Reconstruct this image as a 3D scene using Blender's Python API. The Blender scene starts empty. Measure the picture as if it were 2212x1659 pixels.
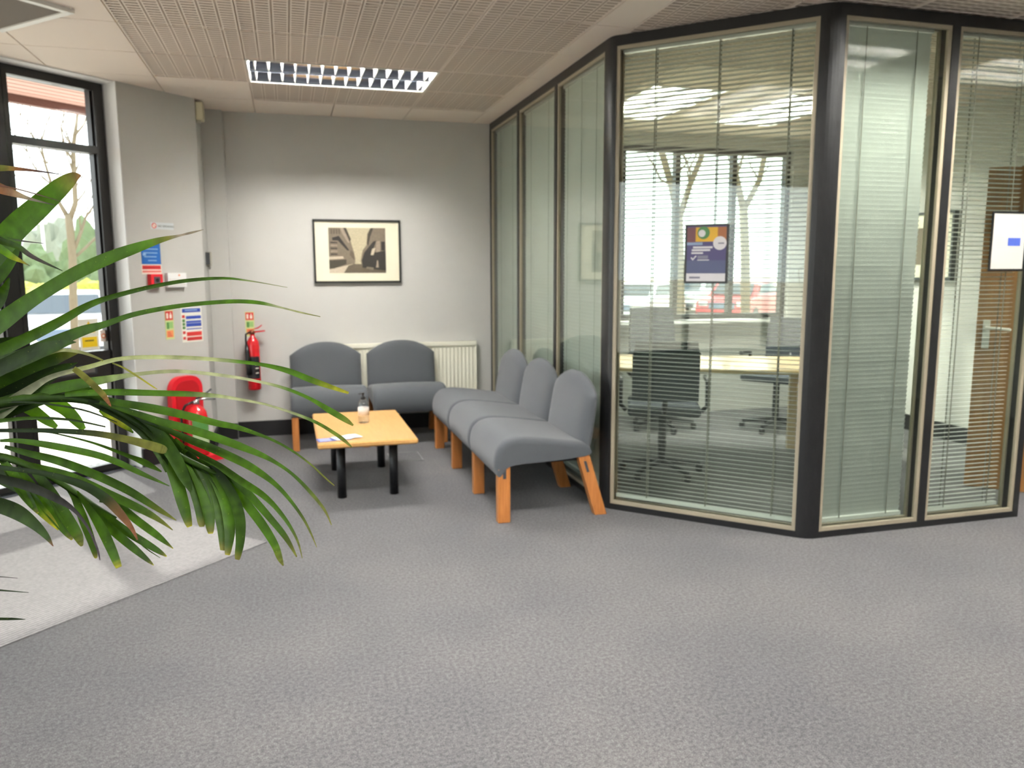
import bpy, math, random
from mathutils import Vector, Matrix
random.seed(7)
C = bpy.context.scene.collection
S = 2 ** -.5
PI = math.pi
H = 2.677                      # ceiling height
CAM_H = 1.411

# ------------------------------------------------------------------ camera
F_PX, PITCH, ROLL, YAW = 1709.544, .14376, -.0025, .27439
fw = Vector((math.sin(YAW) * math.cos(PITCH), math.cos(YAW) * math.cos(PITCH), -math.sin(PITCH)))
rt = Vector((math.cos(YAW), -math.sin(YAW), 0))
up = rt.cross(fw)
r2 = math.cos(ROLL) * rt + math.sin(ROLL) * up
u2 = -math.sin(ROLL) * rt + math.cos(ROLL) * up
cam_d = bpy.data.cameras.new('camera')
cam = bpy.data.objects.new('camera', cam_d)
C.objects.link(cam)
cam_d.sensor_width = 36
cam_d.lens = F_PX * 36 / 2212
cam_d.clip_start = .05
cam_d.clip_end = 400
m = Matrix((r2, u2, -fw)).transposed().to_4x4()
m.translation = (0, 0, CAM_H)
cam.matrix_world = m
cam_d.dof.use_dof = True
cam_d.dof.focus_distance = .95
cam_d.dof.aperture_fstop = 10.5
bpy.context.scene.camera = cam

def ray(x, y):
    return r2 * (x - 1106) + u2 * (829.5 - y) + fw * F_PX
def at(x, y, d):
    """point seen at photo position x,y at distance d along the view axis"""
    return Vector((0, 0, CAM_H)) + ray(x, y) * (d / F_PX)

# ------------------------------------------------------------------ materials
def lin(c):
    return tuple(((v / 255) / 12.92 if v / 255 <= .04045 else ((v / 255 + .055) / 1.055) ** 2.4) for v in c)
MATS = {}
def mat(name, rgb, rough=.6, metal=0, spec=.5, noise=0, nscale=30, bump=0, bscale=200, emit=None, estr=1, coat=0, sheen=0):
    if name in MATS: return MATS[name]
    m = bpy.data.materials.new(name); m.use_nodes = True
    nt = m.node_tree; b = nt.nodes['Principled BSDF']
    col = (*lin(rgb), 1)
    b.inputs['Base Color'].default_value = col
    b.inputs['Roughness'].default_value = rough
    b.inputs['Metallic'].default_value = metal
    b.inputs['Specular IOR Level'].default_value = spec
    if coat: b.inputs['Coat Weight'].default_value = coat
    if sheen: b.inputs['Sheen Weight'].default_value = sheen
    if emit:
        b.inputs['Emission Color'].default_value = (*lin(emit), 1)
        b.inputs['Emission Strength'].default_value = estr
    if noise or bump:
        tc = nt.nodes.new('ShaderNodeTexCoord')
    if noise:
        n = nt.nodes.new('ShaderNodeTexNoise'); n.inputs['Scale'].default_value = nscale; n.inputs['Detail'].default_value = 4
        nt.links.new(tc.outputs['Object'], n.inputs['Vector'])
        mx = nt.nodes.new('ShaderNodeMix'); mx.data_type = 'RGBA'
        mx.inputs['A'].default_value = tuple(v * (1 - noise) for v in col[:3]) + (1,)
        mx.inputs['B'].default_value = tuple(min(1, v * (1 + noise)) for v in col[:3]) + (1,)
        nt.links.new(n.outputs['Fac'], mx.inputs['Factor'])
        nt.links.new(mx.outputs['Result'], b.inputs['Base Color'])
    if bump:
        n2 = nt.nodes.new('ShaderNodeTexNoise'); n2.inputs['Scale'].default_value = bscale; n2.inputs['Detail'].default_value = 2
        nt.links.new(tc.outputs['Object'], n2.inputs['Vector'])
        bp = nt.nodes.new('ShaderNodeBump'); bp.inputs['Strength'].default_value = bump; bp.inputs['Distance'].default_value = .004
        nt.links.new(n2.outputs['Fac'], bp.inputs['Height'])
        nt.links.new(bp.outputs['Normal'], b.inputs['Normal'])
    MATS[name] = m
    return m

def wood(name, a, b_, axis='X', scale=6, rough=.35, coat=.2):
    if name in MATS: return MATS[name]
    m = bpy.data.materials.new(name); m.use_nodes = True
    nt = m.node_tree; b = nt.nodes['Principled BSDF']
    tc = nt.nodes.new('ShaderNodeTexCoord'); mp = nt.nodes.new('ShaderNodeMapping')
    sc = {'X': (1.2, 14, 14), 'Y': (14, 1.2, 14), 'Z': (14, 14, 1.2)}[axis]
    mp.inputs['Scale'].default_value = sc
    n = nt.nodes.new('ShaderNodeTexNoise'); n.inputs['Scale'].default_value = scale; n.inputs['Detail'].default_value = 6
    n.inputs['Distortion'].default_value = .6
    cr = nt.nodes.new('ShaderNodeValToRGB')
    cr.color_ramp.elements[0].position = .3; cr.color_ramp.elements[1].position = .7
    cr.color_ramp.elements[0].color = (*lin(a), 1); cr.color_ramp.elements[1].color = (*lin(b_), 1)
    nt.links.new(tc.outputs['Object'], mp.inputs['Vector']); nt.links.new(mp.outputs['Vector'], n.inputs['Vector'])
    nt.links.new(n.outputs['Fac'], cr.inputs['Fac']); nt.links.new(cr.outputs['Color'], b.inputs['Base Color'])
    b.inputs['Roughness'].default_value = rough; b.inputs['Coat Weight'].default_value = coat
    MATS[name] = m
    return m

def glass(name, tint, ior=1.5, rough=0.0):
    if name in MATS: return MATS[name]
    m = bpy.data.materials.new(name); m.use_nodes = True
    nt = m.node_tree; nt.nodes.remove(nt.nodes['Principled BSDF'])
    out = nt.nodes['Material Output']
    t = nt.nodes.new('ShaderNodeBsdfTransparent'); t.inputs['Color'].default_value = (*tint, 1)
    g = nt.nodes.new('ShaderNodeBsdfGlossy'); g.inputs['Roughness'].default_value = rough
    # Schlick reflectance, the same from either side of the sheet
    ge = nt.nodes.new('ShaderNodeNewGeometry'); dt = nt.nodes.new('ShaderNodeVectorMath'); dt.operation = 'DOT_PRODUCT'
    nt.links.new(ge.outputs['Incoming'], dt.inputs[0]); nt.links.new(ge.outputs['Normal'], dt.inputs[1])
    ab = nt.nodes.new('ShaderNodeMath'); ab.operation = 'ABSOLUTE'; nt.links.new(dt.outputs['Value'], ab.inputs[0])
    om = nt.nodes.new('ShaderNodeMath'); om.operation = 'SUBTRACT'; om.inputs[0].default_value = 1; nt.links.new(ab.outputs[0], om.inputs[1])
    pw = nt.nodes.new('ShaderNodeMath'); pw.operation = 'POWER'; pw.inputs[1].default_value = 5; nt.links.new(om.outputs[0], pw.inputs[0])
    r0 = ((ior - 1) / (ior + 1)) ** 2
    f = nt.nodes.new('ShaderNodeMath'); f.operation = 'MULTIPLY_ADD'; f.inputs[1].default_value = 1 - r0; f.inputs[2].default_value = r0
    nt.links.new(pw.outputs[0], f.inputs[0])
    mx = nt.nodes.new('ShaderNodeMixShader')
    nt.links.new(f.outputs[0], mx.inputs['Fac']); nt.links.new(t.outputs[0], mx.inputs[1]); nt.links.new(g.outputs[0], mx.inputs[2])
    nt.links.new(mx.outputs[0], out.inputs['Surface'])
    MATS[name] = m
    return m

def carpet_mat():
    m = bpy.data.materials.new('carpet'); m.use_nodes = True
    nt = m.node_tree; b = nt.nodes['Principled BSDF']; L = nt.links
    tc = nt.nodes.new('ShaderNodeTexCoord')
    def noise(s, d=3):
        n = nt.nodes.new('ShaderNodeTexNoise'); n.inputs['Scale'].default_value = s; n.inputs['Detail'].default_value = d
        L.new(tc.outputs['Object'], n.inputs['Vector']); return n
    fine, mid, big = noise(240, 2), noise(75, 3), noise(1.6, 2)
    def ramp(n, lo, hi, a, b_):
        c = nt.nodes.new('ShaderNodeMapRange'); c.inputs['From Min'].default_value = lo; c.inputs['From Max'].default_value = hi
        c.inputs['To Min'].default_value = a; c.inputs['To Max'].default_value = b_
        L.new(n.outputs['Fac'], c.inputs['Value']); return c
    r1, r_2, r3 = ramp(fine, .3, .7, .55, 1.5), ramp(mid, .35, .65, .72, 1.30), ramp(big, .35, .65, .92, 1.08)
    m1 = nt.nodes.new('ShaderNodeMath'); m1.operation = 'MULTIPLY'
    L.new(r1.outputs[0], m1.inputs[0]); L.new(r_2.outputs[0], m1.inputs[1])
    m2 = nt.nodes.new('ShaderNodeMath'); m2.operation = 'MULTIPLY'
    L.new(m1.outputs[0], m2.inputs[0]); L.new(r3.outputs[0], m2.inputs[1])
    hue = nt.nodes.new('ShaderNodeMix'); hue.data_type = 'RGBA'
    hue.inputs['A'].default_value = (*lin((80, 80, 84)), 1); hue.inputs['B'].default_value = (*lin((85, 83, 82)), 1)
    L.new(big.outputs['Fac'], hue.inputs['Factor'])
    v = nt.nodes.new('ShaderNodeVectorMath'); v.operation = 'SCALE'
    L.new(hue.outputs['Result'], v.inputs[0]); L.new(m2.outputs[0], v.inputs['Scale'])
    L.new(v.outputs[0], b.inputs['Base Color'])
    b.inputs['Roughness'].default_value = .95; b.inputs['Specular IOR Level'].default_value = .15
    b.inputs['Sheen Weight'].default_value = .15
    bp = nt.nodes.new('ShaderNodeBump'); bp.inputs['Strength'].default_value = .5; bp.inputs['Distance'].default_value = .004
    L.new(fine.outputs['Fac'], bp.inputs['Height']); L.new(bp.outputs['Normal'], b.inputs['Normal'])
    return m

def mat_mat():      # ribbed entrance matting
    m = bpy.data.materials.new('entrance matting'); m.use_nodes = True
    nt = m.node_tree; b = nt.nodes['Principled BSDF']; L = nt.links
    tc = nt.nodes.new('ShaderNodeTexCoord'); mp = nt.nodes.new('ShaderNodeMapping')
    mp.inputs['Rotation'].default_value = (0, 0, PI / 4)
    L.new(tc.outputs['Object'], mp.inputs['Vector'])
    w = nt.nodes.new('ShaderNodeTexWave'); w.wave_type = 'BANDS'; w.bands_direction = 'X'
    w.inputs['Scale'].default_value = 16.5; w.inputs['Distortion'].default_value = 0
    L.new(mp.outputs['Vector'], w.inputs['Vector'])
    n = nt.nodes.new('ShaderNodeTexNoise'); n.inputs['Scale'].default_value = 60; n.inputs['Detail'].default_value = 5
    L.new(tc.outputs['Object'], n.inputs['Vector'])
    mx = nt.nodes.new('ShaderNodeMix'); mx.data_type = 'RGBA'
    mx.inputs['A'].default_value = (*lin((88, 87, 89)), 1); mx.inputs['B'].default_value = (*lin((140, 138, 138)), 1)
    a = nt.nodes.new('ShaderNodeMath'); a.operation = 'MULTIPLY_ADD'
    L.new(n.outputs['Fac'], a.inputs[0]); a.inputs[1].default_value = .9; a.inputs[2].default_value = -.2
    a2 = nt.nodes.new('ShaderNodeMath'); a2.operation = 'MULTIPLY_ADD'; a2.use_clamp = True
    L.new(w.outputs['Fac'], a2.inputs[0]); a2.inputs[1].default_value = .7; L.new(a.outputs[0], a2.inputs[2])
    L.new(a2.outputs[0], mx.inputs['Factor']); L.new(mx.outputs['Result'], b.inputs['Base Color'])
    bp = nt.nodes.new('ShaderNodeBump'); bp.inputs['Strength'].default_value = .6; bp.inputs['Distance'].default_value = .004
    L.new(w.outputs['Fac'], bp.inputs['Height']); L.new(bp.outputs['Normal'], b.inputs['Normal'])
    b.inputs['Roughness'].default_value = .95; b.inputs['Specular IOR Level'].default_value = .1
    return m

def leaf_mat():
    m = bpy.data.materials.new('palm leaf'); m.use_nodes = True
    nt = m.node_tree; b = nt.nodes['Principled BSDF']; L = nt.links
    at_ = nt.nodes.new('ShaderNodeAttribute'); at_.attribute_name = 'leafcol'
    tc = nt.nodes.new('ShaderNodeTexCoord')
    n = nt.nodes.new('ShaderNodeTexNoise'); n.inputs['Scale'].default_value = 55; n.inputs['Detail'].default_value = 4
    L.new(tc.outputs['Object'], n.inputs['Vector'])
    mr = nt.nodes.new('ShaderNodeMapRange'); mr.inputs['From Min'].default_value = .3; mr.inputs['From Max'].default_value = .7
    mr.inputs['To Min'].default_value = .75; mr.inputs['To Max'].default_value = 1.25
    L.new(n.outputs['Fac'], mr.inputs['Value'])
    v = nt.nodes.new('ShaderNodeVectorMath'); v.operation = 'SCALE'
    L.new(at_.outputs['Color'], v.inputs[0]); L.new(mr.outputs[0], v.inputs['Scale'])
    n3 = nt.nodes.new('ShaderNodeTexVoronoi'); n3.inputs['Scale'].default_value = 120
    L.new(tc.outputs['Object'], n3.inputs['Vector'])
    sp = nt.nodes.new('ShaderNodeMath'); sp.operation = 'LESS_THAN'; sp.inputs[1].default_value = .09
    L.new(n3.outputs['Distance'], sp.inputs[0])
    spm = nt.nodes.new('ShaderNodeMath'); spm.operation = 'MULTIPLY'; spm.inputs[1].default_value = .2
    L.new(sp.outputs[0], spm.inputs[0])
    mx2 = nt.nodes.new('ShaderNodeMix'); mx2.data_type = 'RGBA'
    L.new(v.outputs[0], mx2.inputs['A']); mx2.inputs['B'].default_value = (.25, .28, .05, 1)
    L.new(spm.outputs[0], mx2.inputs['Factor'])
    L.new(mx2.outputs['Result'], b.inputs['Base Color'])
    b.inputs['Roughness'].default_value = .55; b.inputs['Specular IOR Level'].default_value = .18
    tr = nt.nodes.new('ShaderNodeBsdfTranslucent')
    sat = nt.nodes.new('ShaderNodeMix'); sat.data_type = 'RGBA'; sat.blend_type = 'MULTIPLY'; sat.inputs['Factor'].default_value = 1
    L.new(mx2.outputs['Result'], sat.inputs['A']); sat.inputs['B'].default_value = (1.4, 1.6, .55, 1)
    L.new(sat.outputs['Result'], tr.inputs['Color'])
    mx = nt.nodes.new('ShaderNodeMixShader'); mx.inputs['Fac'].default_value = .33
    out = nt.nodes['Material Output']
    L.new(b.outputs[0], mx.inputs[1]); L.new(tr.outputs[0], mx.inputs[2]); L.new(mx.outputs[0], out.inputs['Surface'])
    return m

M_WALL = mat('wall paint', (194, 193, 189), .75, noise=.02, nscale=8, spec=.2)
M_WALL2 = mat('white gloss paint', (242, 242, 242), .45)
M_CEIL = mat('ceiling tile', (242, 230, 218), .7, spec=.25)
M_BLACK = mat('black skirting', (24, 24, 26), .5)
M_ANTH = mat('anthracite frame', (27, 27, 28), .35)
M_DOORFR = mat('black window frame', (26, 23, 23), .35)
M_BEAD = mat('cream bead', (160, 150, 130), .45)
M_SLAT = mat('blind slat', (202, 207, 202), .45)
M_RAIL = mat('blind rail', (225, 225, 222), .25, metal=.3)
M_CORD = mat('blind cord', (120, 120, 110), .8)
M_GLASS_P = glass('partition glass', (.93, .955, .925))
M_GLASS_W = glass('clear window glass', (.95, .97, .96))
M_GREY = mat('chair fabric', (81, 84, 88), .9, spec=.15, noise=.06, nscale=300, bump=.25, bscale=700, sheen=.2)
M_GREY_D = mat('dark upholstery', (66, 70, 78), .9, spec=.15)
M_BEECH = wood('beech leg', (168, 104, 50), (190, 124, 66), 'Z')
M_BEECH_TOP = wood('beech table top', (194, 146, 84), (206, 160, 98), 'Y', 5, .3)
M_BLACKMET = mat('black powder coat', (16, 17, 20), .4)
M_DARKPL = mat('dark grey plate', (60, 62, 66), .5)
M_WHITE = mat('white plastic', (232, 231, 226), .4)
M_PAPER = mat('paper', (236, 233, 220), .8)
M_RED = mat('red enamel', (196, 22, 30), .25, coat=.4)
M_REDPL = mat('red plastic', (214, 30, 44), .4)
M_DKRED = mat('dark red', (165, 25, 35), .5)
M_BLUE = mat('sign blue', (28, 98, 176), .5)
M_BLUE2 = mat('sign royal blue', (54, 78, 170), .5)
M_LBLUE = mat('sign pale blue', (150, 180, 214), .5)
M_GREEN = mat('label green', (84, 140, 70), .5)
M_PGREEN = mat('photoluminescent', (206, 214, 150), .5)
M_LGREEN = mat('sign light green', (150, 196, 120), .5)
M_ORANGE = mat('sign orange', (236, 150, 96), .5)
M_SRED = mat('sign red', (206, 56, 52), .5)
M_YELLOW = mat('sign yellow', (240, 204, 20), .5)
M_CREAM = mat('radiator enamel', (232, 230, 214), .35)
M_ALU = mat('aluminium reflector', (150, 156, 168), .12, metal=1)
M_ALUW = mat('satin louvre', (238, 238, 236), .45)
M_CHROME = mat('chrome', (210, 210, 212), .15, metal=1)
M_LEAF = leaf_mat()
M_CARPET = carpet_mat()

# ------------------------------------------------------------------ mesh builder
WORLD = {}
def wm(o): return WORLD.get(o.name, Matrix.Identity(4)) if o else Matrix.Identity(4)

class MB:
    def __init__(s): s.v = []; s.f = []; s.mi = []; s.sm = []
    def add(s, vs, fs, mi=0, smooth=False):
        k = len(s.v); s.v += [Vector(v) for v in vs]
        for f in fs: s.f.append([i + k for i in f]); s.mi.append(mi); s.sm.append(smooth)
        return s
    def obox(s, O, A, B, D, mi=0):
        O, A, B, D = map(Vector, (O, A, B, D))
        vs = [O, O + A, O + A + B, O + B, O + D, O + A + D, O + A + B + D, O + B + D]
        fs = [(0, 3, 2, 1), (4, 5, 6, 7), (0, 1, 5, 4), (1, 2, 6, 5), (2, 3, 7, 6), (3, 0, 4, 7)]
        if A.cross(B).dot(D) < 0: fs = [f[::-1] for f in fs]
        return s.add(vs, fs, mi)
    def box(s, lo, hi, mi=0):
        lo, hi = Vector(lo), Vector(hi); d = hi - lo
        return s.obox(lo, (d.x, 0, 0), (0, d.y, 0), (0, 0, d.z), mi)
    def rbox(s, lo, hi, r=.01, mi=0):
        """box with chamfered edges"""
        lo, hi = Vector(lo), Vector(hi); c = (lo + hi) / 2; h = (hi - lo) / 2
        r = min(r, *(x * .49 for x in h))
        vs = []; idx = {}
        for sx in (-1, 1):
            for sy in (-1, 1):
                for sz in (-1, 1):
                    for ax in range(3):
                        p = [sx * (h.x - r), sy * (h.y - r), sz * (h.z - r)]
                        p[ax] = (sx, sy, sz)[ax] * h[ax]
                        idx[(sx, sy, sz, ax)] = len(vs); vs.append(c + Vector(p))
        fs = []
        for ax in range(3):
            a, b = [i for i in range(3) if i != ax]
            for sg in (-1, 1):
                q = []
                for (i, j) in ((-1, -1), (1, -1), (1, 1), (-1, 1)):
                    t = [0, 0, 0]; t[ax] = sg; t[a] = i; t[b] = j; q.append(idx[(*t, ax)])
                fs.append(q)
            for i in (-1, 1):
                for j in (-1, 1):
                    t0 = [0, 0, 0]; t1 = [0, 0, 0]; t0[ax] = -1; t1[ax] = 1
                    for t in (t0, t1): t[a] = i; t[b] = j
                    fs.append([idx[(*t0, a)], idx[(*t1, a)], idx[(*t1, b)], idx[(*t0, b)]])
        for sx in (-1, 1):
            for sy in (-1, 1):
                for sz in (-1, 1): fs.append([idx[(sx, sy, sz, k)] for k in range(3)])
        out = []
        for f in fs:
            ps = [vs[i] for i in f]; n = (ps[1] - ps[0]).cross(ps[2] - ps[0]); mid = sum(ps, Vector()) / len(ps)
            out.append(f if n.dot(mid - c) > 0 else f[::-1])
        return s.add(vs, out, mi)
    def quad(s, a, b, c, d, mi=0): return s.add([a, b, c, d], [(0, 1, 2, 3)], mi)
    def prism(s, poly, off, mi=0, smooth=False):
        """polygon (list of 3d points) pushed along off"""
        n = len(poly); off = Vector(off); poly = [Vector(p) for p in poly]
        vs = poly + [p + off for p in poly]
        fs = [list(range(n))[::-1], list(range(n, 2 * n))]
        k = len(s.v); s.v += vs
        nn = (poly[1] - poly[0]).cross(poly[2] - poly[0])
        flip = nn.dot(off) < 0
        for f in fs: s.f.append([i + k for i in (f[::-1] if flip else f)]); s.mi.append(mi); s.sm.append(False)
        for i in range(n):
            f = (i, (i + 1) % n, n + (i + 1) % n, n + i)
            s.f.append([q + k for q in (f[::-1] if flip else f)]); s.mi.append(mi); s.sm.append(smooth)
        return s
    def tube(s, pts, rs, n=10, mi=0, caps=True):
        pts = [Vector(p) for p in pts]
        if not isinstance(rs, (list, tuple)): rs = [rs] * len(pts)
        k = len(s.v); prev = None
        for i, p in enumerate(pts):
            t = (pts[min(i + 1, len(pts) - 1)] - pts[max(i - 1, 0)]).normalized()
            if prev is None:
                a = t.cross(Vector((0, 0, 1)))
                if a.length < 1e-3: a = t.cross(Vector((1, 0, 0)))
            else: a = prev - t * prev.dot(t)
            a.normalize(); b = t.cross(a); prev = a
            for j in range(n):
                g = 2 * PI * j / n; s.v.append(p + (a * math.cos(g) + b * math.sin(g)) * rs[i])
        for i in range(len(pts) - 1):
            for j in range(n):
                s.f.append([k + i * n + j, k + i * n + (j + 1) % n, k + (i + 1) * n + (j + 1) % n, k + (i + 1) * n + j])
                s.mi.append(mi); s.sm.append(True)
        if caps:
            s.f.append([k + j for j in range(n)][::-1]); s.mi.append(mi); s.sm.append(False)
            e = k + (len(pts) - 1) * n
            s.f.append([e + j for j in range(n)]); s.mi.append(mi); s.sm.append(False)
        return s
    def lathe(s, prof, c=(0, 0, 0), n=24, mi=0):
        c = Vector(c); return s.tube([c + Vector((0, 0, z)) for r, z in prof], [max(r, 1e-4) for r, z in prof], n, mi)
    def grid(s, P, mi=0, closed_u=False, smooth=True):
        k = len(s.v); nu = len(P); nv = len(P[0])
        for row in P: s.v += [Vector(p) for p in row]
        for i in range(nu if closed_u else nu - 1):
            for j in range(nv - 1):
                a = k + i * nv + j; b = k + ((i + 1) % nu) * nv + j
                s.f.append([a, b, b + 1, a + 1]); s.mi.append(mi); s.sm.append(smooth)
        return s
    def build(s, name, mats, parent=None, local=False, fix=False):
        me = bpy.data.meshes.new(name)
        inv = Matrix.Identity(4) if local else wm(parent).inverted()
        me.from_pydata([inv @ v for v in s.v], [], s.f)
        for mm in (mats if isinstance(mats, (list, tuple)) else [mats]): me.materials.append(mm)
        me.polygons.foreach_set('material_index', s.mi); me.polygons.foreach_set('use_smooth', s.sm)
        if fix:
            import bmesh
            bm = bmesh.new(); bm.from_mesh(me); bmesh.ops.recalc_face_normals(bm, faces=bm.faces); bm.to_mesh(me); bm.free()
        me.update()
        o = bpy.data.objects.new(name, me); C.objects.link(o)
        if parent: o.parent = parent; WORLD[o.name] = wm(parent)
        return o

def tag(o, label, cat, group=None):
    o['label'] = label; o['category'] = cat
    if group: o['group'] = group
    return o
def thing(name, label, cat, loc=(0, 0, 0), rz=0, group=None):
    o = bpy.data.objects.new(name, None); C.objects.link(o)
    o.empty_display_size = .1
    o.location = loc; o.rotation_euler = (0, 0, rz)
    WORLD[o.name] = Matrix.Translation(loc) @ Matrix.Rotation(rz, 4, 'Z')
    return tag(o, label, cat, group)
def struct(o): o['kind'] = 'structure'; return o
def sroot(name, loc=(0, 0, 0)):
    o = bpy.data.objects.new(name, None); C.objects.link(o); o.location = loc; o.empty_display_size = .1
    WORLD[o.name] = Matrix.Translation(loc); return struct(o)

class Face:
    """a wall plane: O origin, a = right, n = out of the wall towards the room"""
    def __init__(s, O, a, n): s.O, s.a, s.n = Vector(O), Vector(a), Vector(n)
    def p(s, u, z, d=0): return s.O + s.a * u + Vector((0, 0, z)) + s.n * d
    def slab(s, mb, u0, u1, z0, z1, d0, d1, mi=0):
        return mb.obox(s.p(u0, z0, d0), s.a * (u1 - u0), Vector((0, 0, z1 - z0)), s.n * (d1 - d0), mi)
    def poly(s, mb, pts, d0, d1, mi=0): return mb.prism([s.p(u, z, d0) for u, z in pts], s.n * (d1 - d0), mi)
    def disc(s, mb, u, z, r, d0, d1, mi=0, n=20):
        return s.poly(mb, [(u + r * math.cos(2 * PI * k / n), z + r * math.sin(2 * PI * k / n)) for k in range(n)], d0, d1, mi)
    def ring(s, mb, u0, u1, z0, z1, w, d0, d1, mi=0):
        s.slab(mb, u0, u1, z0, z0 + w, d0, d1, mi); s.slab(mb, u0, u1, z1 - w, z1, d0, d1, mi)
        s.slab(mb, u0, u0 + w, z0 + w, z1 - w, d0, d1, mi); s.slab(mb, u1 - w, u1, z0 + w, z1 - w, d0, d1, mi)
        return mb
    def text(s, name, body, u, z, size, d, m, parent, align='LEFT'):
        cu = bpy.data.curves.new(name, 'FONT'); cu.body = body; cu.size = size; cu.extrude = .0004; cu.align_x = align
        tmp = bpy.data.objects.new(name, cu); C.objects.link(tmp)
        bpy.context.view_layer.update()
        me = bpy.data.meshes.new_from_object(tmp.evaluated_get(bpy.context.evaluated_depsgraph_get()))
        bpy.data.objects.remove(tmp)
        X = Matrix((s.a, Vector((0, 0, 1)), s.n)).transposed().to_4x4(); X.translation = s.p(u, z, d)
        me.transform(wm(parent).inverted() @ X); me.materials.clear(); me.materials.append(m)
        o = bpy.data.objects.new(name, me); C.objects.link(o)
        o.parent = parent; WORLD[o.name] = wm(parent); return o

COL = Face((-1.06, 6.10, 0), (S, S, 0), (S, -S, 0))          # column face beside the entrance glazing
BACK = Face((0, 7.0, 0), (1, 0, 0), (0, -1, 0))              # back wall of the seating area
PL = Face((1.77, 7.0, 0), (0, -1, 0), (-1, 0, 0))            # left run of the glazed partition (u runs towards the camera)
PC = Face((1.77, 4.25, 0), (S, -S, 0), (-S, -S, 0))          # splayed run
PR = Face((2.583, 3.437, 0), (1, 0, 0), (0, -1, 0))          # right run
kW = -7.4
def wpt(u): return Vector(((u / S + kW) / 2, (u / S - kW) / 2, 0))
WIN = Face(wpt(0), (S, S, 0), (S, -S, 0))                    # entrance glazing, u = (x+y)/sqrt2

# ------------------------------------------------------------------ setting: floor, ceiling, walls
def clip(poly, a, b, c):
    """keep a*x+b*y >= c"""
    out = []
    for i in range(len(poly)):
        p, q = poly[i], poly[(i + 1) % len(poly)]
        dp, dq = a * p[0] + b * p[1] - c, a * q[0] + b * q[1] - c
        if dp >= 0: out.append(p)
        if dp * dq < 0:
            t = dp / (dp - dq); out.append((p[0] + t * (q[0] - p[0]), p[1] + t * (q[1] - p[1])))
    return out
fl = clip([(-3.7, -3.6), (6.6, -3.6), (6.6, 7.1), (-3.7, 7.1)], 1, -1, -7.46)
struct(MB().prism([(x, y, -.08) for x, y in fl], (0, 0, .08)).build('floor', M_CARPET))

GX0, GY0, T = -.193, 4.688, .6
lights_rc = []        # (x0,y0,x1,y1) openings
RX = 1.827            # start of the tile grid right of the plain strip
light_rects = [(GX0, 5.288, GX0 + 1.2, 5.888), (GX0, 2.288, GX0 + 1.2, 2.888), (GX0, -.712, GX0 + 1.2, -.112),
               (RX + .6, 2.288, RX + 1.8, 2.888), (RX + 2.4, 2.288, RX + 3.6, 2.888), (RX + .6, -.712, RX + 1.8, -.112),
               (2.507, 5.258, 3.107, 6.458), (3.627, 5.258, 4.227, 6.458)]
def in_light(x, y): return any(a - 1e-3 < x < c + 1e-3 and b - 1e-3 < y < d + 1e-3 for a, b, c, d in light_rects)

cb = MB()
def plain(x0, y0, x1, y1, g=.004):
    poly = clip([(x0 + g, y0 + g), (x1 - g, y0 + g), (x1 - g, y1 - g), (x0 + g, y1 - g)], 1, -1, -7.5)
    if len(poly) < 3: return
    n = len(poly); k = len(cb.v)
    cb.add([(x, y, H) for x, y in poly] + [(x, y, H + .0115) for x, y in poly],
           [list(range(n))[::-1]] + [(i, (i + 1) % n, n + (i + 1) % n, n + i) for i in range(n)])
def slotted(x0, y0, x1, y1, g=.004, dep=.016):
    nx, ny = 7, 15
    px, py = T / nx, T / ny
    xs = [x0 + g]; ys = [y0 + g]
    groove = set()
    for i in range(nx):
        a, b = x0 + px * i + .012, x0 + px * (i + 1) - .012
        if b < x1 - .008:
            xs += [a, b]
            if i < nx - 1 and b + .03 < x1: groove.add(len(xs)); xs += [b + .0075, b + .0165]
    for j in range(ny):
        a, b = y0 + py * j + .009, y0 + py * (j + 1) - .009
        if b < y1 - .008: ys += [a, b]
    xs.append(x1 - g); ys.append(y1 - g)
    NX, NY = len(xs), len(ys); k = len(cb.v)
    cb.v += [Vector((x, y, H)) for x in xs for y in ys]
    for i in range(NX - 1):
        for j in range(NY - 1):
            q = [k + i * NY + j, k + i * NY + j + 1, k + (i + 1) * NY + j + 1, k + (i + 1) * NY + j]
            if i in groove or (i % 2 == 1 and j % 2 == 1):
                continue          # punched through the thin sheet
            fs = [q]
            for f in fs: cb.f.append(f); cb.mi.append(0); cb.sm.append(False)
    # tile rim
    t = len(cb.v); r = [(xs[0], ys[0]), (xs[0], ys[-1]), (xs[-1], ys[-1]), (xs[-1], ys[0])]
    cb.v += [Vector((x, y, H)) for x, y in r] + [Vector((x, y, H + .0115)) for x, y in r]
    for w in range(4): cb.f.append([t + w, t + (w + 1) % 4, t + 4 + (w + 1) % 4, t + 4 + w]); cb.mi.append(0); cb.sm.append(False)
def over_office_light(x0, y0, x1, y1):
    return any(x0 < c - 1e-3 and x1 > a + 1e-3 and y0 < d - 1e-3 and y1 > b + 1e-3 for a, b, c, d in light_rects[6:])
yrows = [GY0 + T * j for j in range(-14, 4)]
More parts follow.
